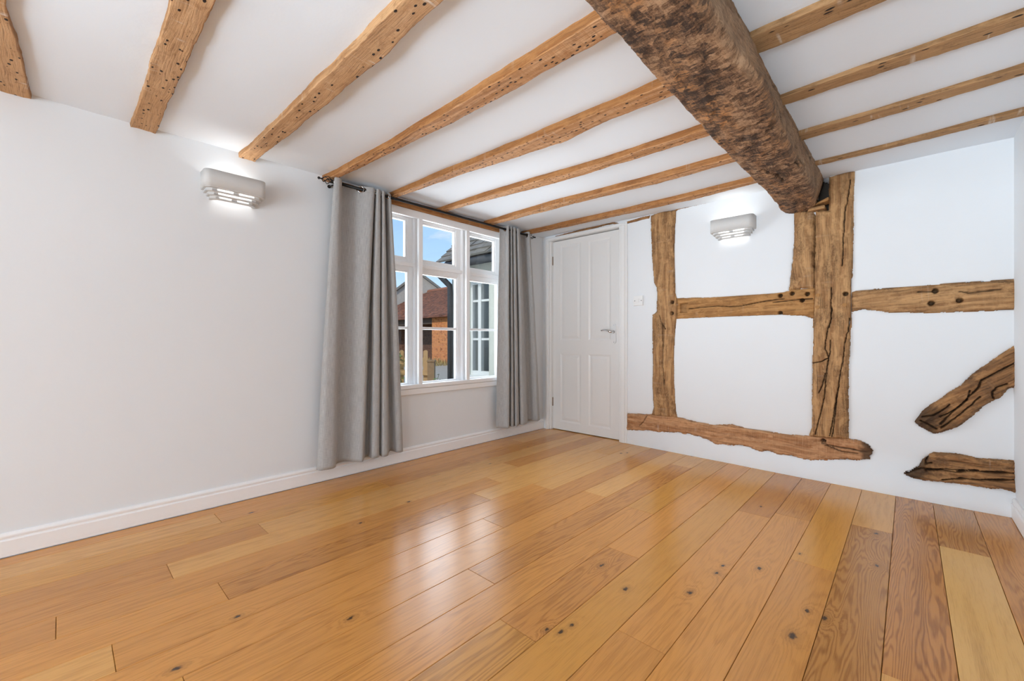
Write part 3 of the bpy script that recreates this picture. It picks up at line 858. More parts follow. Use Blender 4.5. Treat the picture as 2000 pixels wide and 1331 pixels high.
# skirting boards
prof = [(0.0, 0.0), (0.016, 0.0), (0.016, 0.066), (0.0145, 0.070), (0.0115, 0.072), (0.0115, 0.077), (0.0135, 0.081), (0.0135, 0.087), (0.009, 0.094), (0.006, 0.098), (0.0, 0.099)]
b = MB()
b.prism([(WX + u, v + 0.0035) for u, v in prof], 'y', REAR, -0.005)
tag(b.build('baseboard_left', M['satin_white']), kind='structure')
b = MB()
b.prism([(RX - u * 1.2, v + 0.0035) for u, v in prof], 'y', REAR, -0.075)
tag(b.build('baseboard_right', M['satin_white']), kind='structure')

# ------------------------------------------------------------------ door with its casing
trim = MB()
DY = 0.045                                   # face of the door leaf
def casing(m, x0, x1, z0, z1):
    m.box(x0, x1, -0.012, 0.10, z0, z1, 0.003)
trim.box(0.024, 0.068, -0.010, 0.12, 0.0, 1.950, 0.003)
trim.box(0.036, 0.058, -0.018, 0.0, 0.0, 1.953, 0.004)
trim.box(0.068, 0.082, 0.012, 0.12, 0.0, 1.948, 0.002)
trim.box(0.876, 0.955, -0.010, 0.12, 0.0, 1.950, 0.003)
trim.box(0.898, 0.938, -0.018, 0.0, 0.0, 1.953, 0.004)
trim.box(0.024, 0.955, -0.010, 0.12, 1.948, 1.982, 0.003)
trim.box(0.036, 0.938, -0.018, 0.0, 1.953, 1.974, 0.004)
trim.box(0.082, 0.865, DY + 0.044, 0.12, 0.0, 0.004, 0.0)
tag(trim.build('trim_1', M['gloss_white']), kind='structure')

door = empty('door_1', (0.084, DY, 0.0))
tag(door, kind='structure')
DX0, DX1, DZ0, DZ1 = 0.085, 0.872, 0.007, 1.942
cols = [(0.180, 0.430), (0.518, 0.762)]
rows = [(0.088, 0.786), (0.922, 1.890)]
leaf = MB()
leaf.box(DX0, DX1, DY + 0.010, DY + 0.040, DZ0, DZ1)
for x0, x1 in ((DX0, cols[0][0]), (cols[0][1], cols[1][0]), (cols[1][1], DX1)):
    leaf.box(x0, x1, DY, DY + 0.012, DZ0, DZ1)
for x0, x1 in cols:
    for z0, z1 in ((DZ0, rows[0][0]), (rows[0][1], rows[1][0]), (rows[1][1], DZ1)):
        leaf.box(x0, x1, DY, DY + 0.012, z0, z1)
leaf.build('leaf', M['gloss_white'], door)
for x0, x1 in cols:
    for z0, z1 in rows:
        p = MB()
        # moulded edge then a raised field
        for a, ya, c, yb in ((0.0, DY + 0.001, 0.016, DY + 0.006), (0.016, DY + 0.006, 0.020, DY + 0.006), (0.020, DY + 0.006, 0.044, DY + 0.002), (0.044, DY + 0.002, None, None)):
            q0 = [(x0 + a, ya, z0 + a), (x1 - a, ya, z0 + a), (x1 - a, ya, z1 - a), (x0 + a, ya, z1 - a)]
            v0 = [p.bm.verts.new(v) for v in q0]
            if c is None:
                p.bm.faces.new(v0)
            else:
                q1 = [(x0 + c, yb, z0 + c), (x1 - c, yb, z0 + c), (x1 - c, yb, z1 - c), (x0 + c, yb, z1 - c)]
                v1 = [p.bm.verts.new(v) for v in q1]
                for i in range(4):
                    p.bm.faces.new((v0[i], v0[(i + 1) % 4], v1[(i + 1) % 4], v1[i]))
        o = p.build('panel', M['gloss_white'], door)
        o.data.flip_normals() if o.data.polygons[0].normal.y > 0 else None
for z in (0.285, 1.748):
    h = MB()
    h.tube([(0.079, DY - 0.004, z - 0.045), (0.079, DY - 0.004, z + 0.045)], 0.006, 8)
    h.box(0.082, 0.089, DY - 0.002, DY + 0.002, z - 0.044, z + 0.044)
    h.build('hinge', M['brass'], door)
bp = MB()
hx = 0.797
bp.prism([(hx + 0.022 * math.cos(a) * (1 if True else 0), (1.055 if math.sin(a) > 0 else 0.912) + 0.022 * math.sin(a)) for a in [i * math.pi / 8 for i in range(16)]], 'y', DY - 0.008, DY + 0.001)
plate_o = bp.build('handle_plate', M['white_metal'], door)
for z in (0.905, 1.062):
    s = MB()
    s.tube([(hx, DY - 0.010, z), (hx, DY - 0.006, z)], 0.0045, 8)
    o = s.build('screw', M['chrome'], plate_o, Vector((0, 0, 0)))
lv = MB()
lv.tube([(hx, DY - 0.006, 1.000), (hx, DY - 0.020, 1.000)], 0.013, 14)
lv.tube([(hx, DY - 0.018, 1.000), (hx, DY - 0.048, 1.000), (hx - 0.012, DY - 0.056, 1.001), (hx - 0.045, DY - 0.056, 1.014), (hx - 0.075, DY - 0.055, 1.018), (hx - 0.108, DY - 0.052, 1.013)],
        [0.010, 0.010, 0.010, 0.008, 0.0075, 0.006], 10)
lv.build('lever', M['chrome'], plate_o, Vector((0, 0, 0)))
plate_o.location = -Vector(door.location)

# light switch
sw = empty('light_switch', (1.062, -0.002, 1.268))
tag(sw, 'white square light switch with two screws on the plaster beside the door', 'light switch')
s = MB()
s.box(1.019, 1.105, -0.012, 0.004, 1.225, 1.311, 0.0025, 2)
s.build('switch_plate', M['plastic'], sw)
s = MB()
s.box(1.052, 1.072, -0.0155, -0.010, 1.252, 1.284, 0.0015)
s.build('rocker', M['plastic'], sw)
for x in (1.032, 1.092):
    s = MB()
    s.tube([(x, -0.0135, 1.268), (x, -0.011, 1.268)], 0.004, 8)
    s.build('screw', M['chrome'], sw)

# ------------------------------------------------------------------ exposed timbers of the back wall
def timber(key, name, label, mat, angle=90.0, proud=0.010, rough=1.0, seed=1, cut=0.0045, crack_w=0.0035, crack_d=0.022, end_dark=None, cs=0.0048, wave=None, ragged=0.0):
    poly = TIM[key]
    xs = [p[0] for p in poly]
    zs = [p[1] for p in poly]
    X, Z = np.meshgrid(np.arange(min(xs) - 0.012, max(xs) + 0.014, cs), np.arange(min(zs) - 0.012, max(zs) + 0.014, cs), indexing='ij')
    d = signed_dist(X, Z, poly) + 0.0018 * fbm(X * 38, Z * 38, seed) + 0.0014 * fbm(X * 160, Z * 160, seed + 3)
    if ragged:
        d = d + ragged * fbm(X * 24, Z * 50, seed + 41) * (Z < np.mean(zs))
    a = math.radians(angle)
    U = X * math.cos(a) + Z * math.sin(a)
    W = -X * math.sin(a) + Z * math.cos(a)
    bend = 0.012 * fbm(U * 3, W * 4, seed + 11)
    h = proud * sstep(-0.002, 0.010, d) + 0.004 * sstep(0.0, 0.03, d)
    h += rough * (0.0022 * fbm(U * 7, W * 26, seed + 5) + 0.0022 * fbm(U * 14, W * 110, seed + 6, 2) + 0.0012 * fbm(X * 60, Z * 60, seed + 8)) * sstep(0.0, 0.012, d)
    if wave:
        h += wave * np.sin(U * 2 * math.pi / 0.045 + 4 * fbm(U * 6, W * 6, seed + 21)) * sstep(0.0, 0.02, d)
    dirt_face = np.zeros(X.shape)
    for c in TIM_CRACKS.get(key, []):
        cd = seg_dist(X + 0.002 * fbm(X * 50, Z * 50, 2), Z, c)
        L = np.hypot(X - c[-1][0], Z - c[-1][1])
        w = np.maximum(crack_w * (0.6 + 0.5 * fbm(U * 20, W * 5, seed + 31, 2)), 0.0026)
        m = 1 - sstep(w * 0.5, w * 1.35, cd)
        h -= crack_d * m
        dirt_face = np.maximum(dirt_face, 0.85 * m)
    for hx_, hz_ in TIM_HOLES.get(key, []):
        r = 0.0135
        m = 1 - sstep(r - 0.003, r + 0.002, np.hypot(X - hx_, Z - hz_))
        h -= 0.075 * m
        dirt_face = np.maximum(dirt_face, 0.7 * m)
    if key == 'rail1':                                   # old shallow notch at the left end of the rail
        nd = signed_dist(X, Z, NOTCH)
        h -= 0.013 * sstep(-0.002, 0.003, nd)
        dirt_face = np.maximum(dirt_face, 0.25 * sstep(0.0, 0.003, nd))
    if end_dark is not None:
        ex, ez, er = end_dark
        e = 1 - sstep(er * 0.4, er, np.hypot(X - ex, Z - ez) + 0.03 * fbm(X * 22, Z * 22, 77))
        dirt_face = np.maximum(dirt_face, 0.75 * e)
    edge = (1 - sstep(0.002, 0.011, d)) * (0.12 + 0.2 * fbm(X * 30, Z * 30, 4))
    dirt_face = np.maximum(dirt_face, np.clip(edge, 0, 0.5))
    Y = flare(X, Z) - h + 0.004
    Y = np.where(d < -0.004, flare(X, Z) + 0.10, Y)
    dm = np.maximum.reduce([d[:-1, :-1], d[1:, :-1], d[:-1, 1:], d[1:, 1:]])
    o = grid_mesh(name, np.stack([X, Y, Z], -1), dm > -0.012, mat,
                  attrs={'grain': np.stack([U, W + bend, np.full(X.shape, seed * 3.7)], -1), 'dirt_face': np.stack([dirt_face, dirt_face, dirt_face], -1)})
    for px, pz in TIM_PEGS.get(key, []):
        p = MB()
        p.tube([(px, -proud - 0.0105, pz), (px, 0.02, pz)], [0.0115, 0.013], 12)
        po = p.build('peg', M['post_warm'], o, Vector((0, 0, 0)))
    return tag(o, label, 'timber')


timber('post1', 'timber_post', 'narrow gnarled oak post in the plaster between light switch and wall lamp', M['post'], 90, 0.010, 1.3, 3, wave=0.0012)
timber('post2', 'timber_post', 'broad patched oak post with long cracks standing under the main beam end', M['post'], 90, 0.013, 1.0, 5, crack_d=0.03, cs=0.0030)
timber('strut', 'timber_strut', 'short smooth oak strut beside the broad post, above the pegged rail', M['post'], 90, 0.008, 0.7, 8)
timber('rail1', 'timber_rail', 'horizontal oak rail with peg holes and a long crack, between the two posts', M['post_warm'], 2, 0.008, 0.8, 12, crack_d=0.018, crack_w=0.0030, cs=0.0032)
timber('rail2', 'timber_rail', 'horizontal oak rail with three peg holes running to the right wall', M['post'], 4, 0.010, 0.8, 15)
timber('sill', 'timber_sill', 'low wavy oak sill timber along the wall foot, its right end broken', M['sill'], -1, 0.013, 1.5, 19, ragged=0.006, end_dark=(2.635, 0.205, 0.10), crack_d=0.03)
timber('brace', 'timber_brace', 'diagonal weathered oak brace end with deep swirling cracks near the right wall', M['dark_oak'], 38, 0.018, 2.2, 23, end_dark=(2.80, 0.45, 0.20), crack_w=0.0045, crack_d=0.035, cs=0.0030)
timber('stub', 'timber_stub', 'split oak timber stub low in the corner by the right wall', M['dark_oak'], 0, 0.020, 2.4, 27, ragged=0.004, end_dark=(2.80, 0.16, 0.12), crack_w=0.006, crack_d=0.04, cs=0.0030)
timber('plate', 'timber_sliver', 'thin rough timber sliver showing above the white door', M['dark_oak'], 10, 0.012, 1.0, 31, cs=0.004)
timber('plate2', 'timber_sliver', 'thin pale timber edge under the ceiling above the back wall lamp', M['post'], 10, 0.005, 0.5, 33, cs=0.004)
w = MB()
w.prism([(2.318, 1.815), (2.405, 1.838), (2.405, 1.858), (2.330, 1.828)], 'y', -0.035, 0.06, 0.002)
o = w.build('timber_wedge', M['post_warm'])
add_vec_attr(o.data, 'grain', [(v.co.x, v.co.z, 1.5) for v in o.data.vertices])
tag(o, 'small wooden wedge packed under the main beam end against the broad post', 'wedge')
w = MB()
w.prism([(2.290, 1.788), (2.385, 1.792), (2.385, 1.812), (2.300, 1.812)], 'y', -0.03, 0.08, 0.003)
o = w.build('timber_packer', M['post'])
add_vec_attr(o.data, 'grain', [(v.co.x, v.co.z, 4.5) for v in o.data.vertices])
tag(o, 'short packing block between the main beam and the strut top', 'packer')


# ------------------------------------------------------------------ ceiling joists
def joist(label, near, far, x0, x1, depth, mat, seed, group=None):
    """near / far: polylines (x, y) of the two lower edges"""
    xs = np.arange(x0, x1 + 0.006, 0.0125)
    yn = np.interp(xs, [p[0] for p in near], [p[1] for p in near])
    yf = np.interp(xs, [p[0] for p in far], [p[1] for p in far])
    yn = yn + 0.0035 * fbm(xs * 6, xs * 0 + seed, seed) + 0.0008 * fbm(xs * 40, xs * 0, seed + 1)
    yf = yf + 0.0035 * fbm(xs * 6, xs * 0 + seed, seed + 2) + 0.0008 * fbm(xs * 40, xs * 0, seed + 3)
    s = np.array([0.0, 0.0, 0.0, 0.010, 0.05, 0.2, 0.32, 0.44, 0.56, 0.68, 0.8, 0.95, 0.99, 1.0, 1.0, 1.0])
    t = np.array([1.35, 0.7, 0.14, 0.02, 0.0, 0, 0, 0, 0, 0, 0, 0.0, 0.02, 0.14, 0.7, 1.35])
    SX, S = np.meshgrid(xs, s, indexing='ij')
    T = np.meshgrid(xs, t, indexing='ij')[1]
    dp = np.interp(xs, [x0, x0 + 0.35, x1], [depth * 0.9, depth, depth])[:, None]
    Y = yn[:, None] * (1 - S) + yf[:, None] * S + 0.002 * fbm(SX * 9, T * 4, seed + 4) * (T > 0.1)
    Z = CZ - dp * (1 - T) + 0.0018 * fbm(SX * 8, S * 5, seed + 6) + 0.001 * fbm(SX * 60, S * 12, seed + 7)
    across = Y + (1 - np.minimum(T, 1)) * 0 + T * depth * np.where(S < 0.5, -1, 1)
    P = np.stack([SX, Y, Z], -1)
    o = grid_mesh('ceiling_joist', P, None, mat, attrs={'grain': np.stack([SX, across, np.full(SX.shape, seed * 2.3)], -1), 'dirt_face': np.stack([SX * 0, (T < 0.1) * 1.0, SX * 0], -1)}, flip=False)  # second channel flags the underside, whose colour carries the painted floor bounce
    return tag(o, label, 'joist', group)


JG = 'oak joists crossing the ceiling'
BL = 2.19
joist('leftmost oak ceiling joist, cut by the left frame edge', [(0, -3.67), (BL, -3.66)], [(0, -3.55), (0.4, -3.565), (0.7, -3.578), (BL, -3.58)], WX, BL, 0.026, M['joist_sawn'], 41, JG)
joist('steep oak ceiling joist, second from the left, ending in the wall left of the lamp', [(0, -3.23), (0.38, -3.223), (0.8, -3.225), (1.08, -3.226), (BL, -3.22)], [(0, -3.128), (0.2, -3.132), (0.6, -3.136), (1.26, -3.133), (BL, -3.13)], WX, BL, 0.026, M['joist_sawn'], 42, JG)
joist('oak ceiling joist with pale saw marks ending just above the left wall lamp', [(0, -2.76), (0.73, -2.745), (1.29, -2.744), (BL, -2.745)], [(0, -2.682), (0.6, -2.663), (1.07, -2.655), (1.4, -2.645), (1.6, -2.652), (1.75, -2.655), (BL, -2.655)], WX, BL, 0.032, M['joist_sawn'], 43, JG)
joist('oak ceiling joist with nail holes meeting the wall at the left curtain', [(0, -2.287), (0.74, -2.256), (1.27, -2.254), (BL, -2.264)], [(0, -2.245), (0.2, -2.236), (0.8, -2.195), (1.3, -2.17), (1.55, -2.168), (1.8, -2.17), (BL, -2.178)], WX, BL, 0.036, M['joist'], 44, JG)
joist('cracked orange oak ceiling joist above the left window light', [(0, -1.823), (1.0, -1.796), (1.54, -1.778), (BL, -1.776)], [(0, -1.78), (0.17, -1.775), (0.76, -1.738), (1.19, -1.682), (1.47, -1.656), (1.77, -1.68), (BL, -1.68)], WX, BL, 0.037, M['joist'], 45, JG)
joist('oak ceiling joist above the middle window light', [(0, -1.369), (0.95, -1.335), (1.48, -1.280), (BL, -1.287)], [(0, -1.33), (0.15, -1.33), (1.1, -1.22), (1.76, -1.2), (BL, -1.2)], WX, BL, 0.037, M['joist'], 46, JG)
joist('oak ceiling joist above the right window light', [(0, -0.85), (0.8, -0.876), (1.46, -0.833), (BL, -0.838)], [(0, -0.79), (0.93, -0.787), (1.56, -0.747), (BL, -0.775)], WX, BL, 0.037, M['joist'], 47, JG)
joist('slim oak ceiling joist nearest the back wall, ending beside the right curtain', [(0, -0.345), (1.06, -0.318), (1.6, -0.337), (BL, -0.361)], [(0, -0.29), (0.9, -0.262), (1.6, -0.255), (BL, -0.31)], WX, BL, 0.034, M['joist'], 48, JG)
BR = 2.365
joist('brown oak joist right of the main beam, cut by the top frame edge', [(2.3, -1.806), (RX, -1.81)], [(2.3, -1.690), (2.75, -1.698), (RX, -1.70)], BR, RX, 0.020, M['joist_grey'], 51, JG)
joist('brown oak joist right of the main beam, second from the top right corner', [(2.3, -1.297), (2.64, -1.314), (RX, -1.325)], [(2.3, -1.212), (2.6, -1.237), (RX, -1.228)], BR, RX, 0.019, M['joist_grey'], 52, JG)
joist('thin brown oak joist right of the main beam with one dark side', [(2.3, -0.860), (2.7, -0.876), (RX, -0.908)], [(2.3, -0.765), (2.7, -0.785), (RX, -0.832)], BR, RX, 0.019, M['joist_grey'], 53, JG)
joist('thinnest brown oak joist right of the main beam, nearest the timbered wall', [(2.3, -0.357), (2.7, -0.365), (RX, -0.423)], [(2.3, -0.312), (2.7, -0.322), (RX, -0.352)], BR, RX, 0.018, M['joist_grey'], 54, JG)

# ------------------------------------------------------------------ main beam
ys = np.concatenate([np.arange(REAR, -2.9, 0.03), np.arange(-2.9, 0.02, 0.0065)])
xl = np.interp(ys, [REAR, -2.54, -2.1, -1.7, -1.2, -0.66, -0.25, -0.10, 0.02], [2.17, 2.175, 2.170, 2.167, 2.166, 2.175, 2.166, 2.150, 2.158])
xr = np.interp(ys, [REAR, -2.3, -2.0, -1.78, -1.4, -1.07, -0.6, -0.35, -0.15, 0.02], [2.40, 2.40, 2.400, 2.425, 2.398, 2.388, 2.388, 2.378, 2.352, 2.325])
xt = np.interp(ys, [REAR, -2.0, -1.6, -0.3, 0.02], [2.374, 2.375, 2.371, 2.376, 2.380])
zs_ = np.interp(ys, [REAR, -2.0, -1.2, -0.6, -0.15, 0.02], [1.800, 1.800, 1.798, 1.800, 1.802, 1.806])
A_ = []                                               # cross section: list of (x weight list, z)
prof = []
for i in range(7):                                    # left face, from the ceiling down
    prof.append(('L', i / 7.0))
for i in range(4):
    prof.append(('CL', i / 4.0))                      # small chamfer
for i in range(34):
    prof.append(('B', i / 33.0))
for i in range(1, 9):
    prof.append(('CR', i / 8.0))
for i in range(1, 17):
    prof.append(('R', i / 16.0))
n, m = len(ys), len(prof)
BXg = np.zeros((n, m))
BZg = np.zeros((n, m))
W_ = np.zeros((n, m))
acc = 0.0
ch = 0.022
cr_ = 0.028
for j, (k, s) in enumerate(prof):
    if k == 'L':
        x, z = xl - 0.012, CZ + 0.02 + (zs_ + ch - CZ - 0.02) * s
    elif k == 'CL':
        x, z = xl - 0.012 + 0.012 * s + 0.004, zs_ + ch * (1 - s)
    elif k == 'B':
        x = xl + 0.004 + (xr - cr_ - xl - 0.004) * s
        z = zs_ + 0.0 * x - 0.006 * math.sin(math.pi * s)
    elif k == 'CR':
        a = s * math.pi / 2
        x, z = xr - cr_ + cr_ * math.sin(a), zs_ + 0.026 * (1 - math.cos(a))
    else:
        x, z = xr + (xt - xr) * s, zs_ + 0.026 + (CZ + 0.02 - zs_ - 0.026) * s
    BXg[:, j] = x
    BZg[:, j] = z
    if j:
        acc += float(np.mean(np.hypot(BXg[:, j] - BXg[:, j - 1], BZg[:, j] - BZg[:, j - 1])))
    W_[:, j] = acc
YB = np.repeat(ys[:, None], m, 1)
dx = np.gradient(BXg, axis=1)
dz = np.gradient(BZg, axis=1)
ln = np.hypot(dx, dz) + 1e-9
NXg, NZg = dz / ln, -dx / ln                          # outward (down / right)
adze = np.abs(fbm(YB * 9, W_ * 16, 61, 2))
hh = 0.005 * fbm(YB * 2.6, W_ * 7, 62, 2) + 0.005 * (0.6 - adze) + 0.0018 * fbm(YB * 16, W_ * 75, 63, 2) + 0.0012 * fbm(YB * 70, W_ * 90, 64, 2)
bd = np.zeros((n, m))
for c in ([(-0.95, 0.46), (-0.90, 0.475), (-0.84, 0.47), (-0.80, 0.49), (-0.74, 0.475)], [(-0.98, 0.43), (-0.9, 0.45), (-0.86, 0.44)], [(-1.05, 0.52), (-0.97, 0.505), (-0.93, 0.49)],
          [(-1.02, 0.30), (-0.93, 0.315), (-0.88, 0.33), (-0.74, 0.335)], [(-2.9, 0.615), (-2.2, 0.61), (-1.6, 0.62), (-1.0, 0.615), (-0.4, 0.60)], [(-0.35, 0.45), (-0.22, 0.47), (-0.1, 0.46)]):
    q = seg_dist(YB + 0.01 * fbm(YB * 20, W_ * 20, 65), W_ + 0.004 * fbm(YB * 25, W_ * 25, 66), c)
    mk = 1 - sstep(0.002, 0.0075, q)
    hh -= 0.016 * mk
    bd = np.maximum(bd, 0.85 * mk)
edge_soft = np.minimum(1.0, np.minimum(np.arange(m), m - 1 - np.arange(m)) / 3.0)[None, :]
pits = sstep(0.35, 0.9, fbm(YB * 30, W_ * 45, 68, 3)) * sstep(-0.1, 0.5, fbm(YB * 3.5, W_ * 9, 69, 2))
hh -= 0.005 * pits
bd = np.maximum(bd, 0.45 * pits)
PB = np.stack([BXg + NXg * hh * edge_soft, YB, BZg + NZg * hh * edge_soft], -1)
beam = grid_mesh('main_beam', PB, None, M['beam'], attrs={'grain': np.stack([YB, W_, np.full((n, m), 5.0)], -1), 'dirt_face': np.stack([bd, np.repeat(np.array([{'R': 1.0, 'CR': 0.35}.get(k_, 0.0) for k_, s__ in prof])[None, :], n, 0), bd], -1)}, flip=True)
tag(beam, 'massive rough hewn dark oak main beam resting on the broad post', 'beam')

# ------------------------------------------------------------------ window
win = empty('window_1', (WX, -1.295, WIN_Z0))
tag(win, kind='structure')
fr = MB()
MX = [-2.030, -1.535, -1.045, -0.562]
fr.box(-0.145, -0.055, -2.04, -2.005, 0.545, 1.925)
fr.box(-0.145, -0.055, -0.585, -0.555, 0.545, 1.925)
fr.box(-0.145, -0.055, -2.01, -0.58, 1.888, 1.925)
fr.box(-0.150, -0.055, -2.01, -0.58, 0.530, 0.566)
for y in MX[1:3]:
    fr.box(-0.145, -0.050, y - 0.022, y + 0.022, 0.56, 1.89, 0.003)
fr.box(-0.145, -0.052, -2.01, -0.58, 1.502, 1.532, 0.003)
# reveal linings
fr.box(-0.06, WX + 0.004, -2.045, -2.022, 0.545, 1.925)
fr.box(-0.06, WX + 0.004, -0.572, -0.550, 0.545, 1.925)
fr.box(-0.06, WX + 0.004, -2.03, -0.56, 1.900, 1.925)
fr.box(-0.06, WX + 0.004, -2.03, -0.56, 0.535, 0.562)
fr.build('outer_frame', M['satin_white'], win)
inn = MB()
inn.box(-0.020, 0.004, -2.075, -0.530, 1.872, 1.928, 0.003)
inn.box(-0.020, 0.004, -2.075, -2.015, 0.505, 1.875, 0.003)
inn.box(-0.020, 0.004, -0.585, -0.530, 0.505, 1.875, 0.003)
inn.box(-0.020, 0.010, -2.075, -0.530, 0.548, 0.580, 0.004)
inn.box(-0.020, 0.004, -2.075, -0.530, 0.502, 0.546, 0.003)
inn.build('inner_frame', M['satin_white'], win)
for y in MX[1:3]:
    mu = MB()
    mu.box(-0.022, 0.003, y - 0.019, y + 0.019, 0.578, 1.874, 0.004)
    mu.box(-0.030, -0.018, y - 0.004, y + 0.004, 0.578, 1.874)
    mu.build('mullion', M['satin_white'], win)
for i in range(3):
    a, b_ = MX[i], MX[i + 1]
    lr = 0.048 if i == 2 else 0.066
    # top light
    s = MB()
    ya, yb = a + 0.022, b_ - 0.022
    ga, gb = a + 0.082, b_ - 0.084
    z0, z1, q0, q1 = 1.530, 1.890, 1.576, 1.860
    for d0, d1, o_ in ((-0.130, -0.078, 0.0), (-0.118, -0.086, 0.012)):
        s.box(d0, d1, ya, ga + (o_ - 0.012), z0, z1, 0.002)
        s.box(d0, d1, gb - (o_ - 0.012), yb, z0, z1, 0.002)
        s.box(d0 + 0.001, d1 - 0.001, ga - 0.02, gb + 0.02, z0, q0 + (o_ - 0.012), 0.002)
        s.box(d0 + 0.001, d1 - 0.001, ga - 0.02, gb + 0.02, q1 - (o_ - 0.012), z1, 0.002)
    so = s.build('top_sash', M['satin_white'], win)
    g = MB()
    g.box(-0.104, -0.100, ga - 0.006, gb + 0.006, q0 - 0.006, q1 + 0.006)
    g.build('pane', M['glass'], so, Vector((0, 0, 0)))
    # casement
    s = MB()
    ga, gb = a + 0.064, b_ - lr
    z0, z1, q0, q1 = 0.562, 1.504, 0.586, 1.456
    for d0, d1, o_ in ((-0.130, -0.078, 0.0), (-0.118, -0.086, 0.012)):
        s.box(d0, d1, ya, ga + (o_ - 0.012), z0, z1, 0.002)
        s.box(d0, d1, gb - (o_ - 0.012), yb, z0, z1, 0.002)
        s.box(d0 + 0.001, d1 - 0.001, ga - 0.02, gb + 0.02, z0, q0 + (o_ - 0.012) * 0.5, 0.002)
        s.box(d0 + 0.001, d1 - 0.001, ga - 0.02, gb + 0.02, q1 - (o_ - 0.012), z1, 0.002)
    so = s.build('casement', M['satin_white'], win)
    g = MB()
    g.box(-0.120, -0.084, ga - 0.002, gb + 0.002, 1.009, 1.030, 0.004)
    g.build('glazing_bar', M['satin_white'], so, Vector((0, 0, 0)))
    for zz in ((q0, 1.012), (1.027, q1)):
        g = MB()
        g.box(-0.104, -0.100, ga - 0.006, gb + 0.006, zz[0] - 0.006, zz[1] + 0.006)
        g.build('pane', M['glass'], so, Vector((0, 0, 0)))
for z in (0.66, 1.82):
    h = MB()
    h.box(-0.060, -0.020, MX[2] + 0.021, MX[2] + 0.030, z - 0.022, z + 0.022, 0.002)
    h.tube([(-0.03, MX[2] + 0.032, z - 0.022), (-0.03, MX[2] + 0.032, z + 0.022)], 0.005, 8)
    h.build('casement_hinge', M['black_iron'], win)

# oak lintel over the window
X_, Z_ = np.meshgrid(np.arange(-2.20, -0.42, 0.010), np.linspace(0, 1, 16), indexing='ij')
s_ = Z_
zz = np.where(s_ < 0.5, 1.927, 1.927 + (s_ - 0.5) * 2 * 0.055)
xx = np.where(s_ < 0.5, -0.03 + s_ * 2 * 0.044, 0.014)
xx = xx + 0.003 * fbm(X_ * 10, s_ * 4, 71)
zz = zz + 0.003 * fbm(X_ * 7, s_ * 4, 72)
o = grid_mesh('window_lintel', np.stack([xx, X_, zz], -1), None, M['joist'], attrs={'grain': np.stack([X_, s_ * 0.1, np.full(X_.shape, 9.1)], -1)})
tag(o, 'thin oak lintel above the window, behind the black curtain rod', 'lintel')

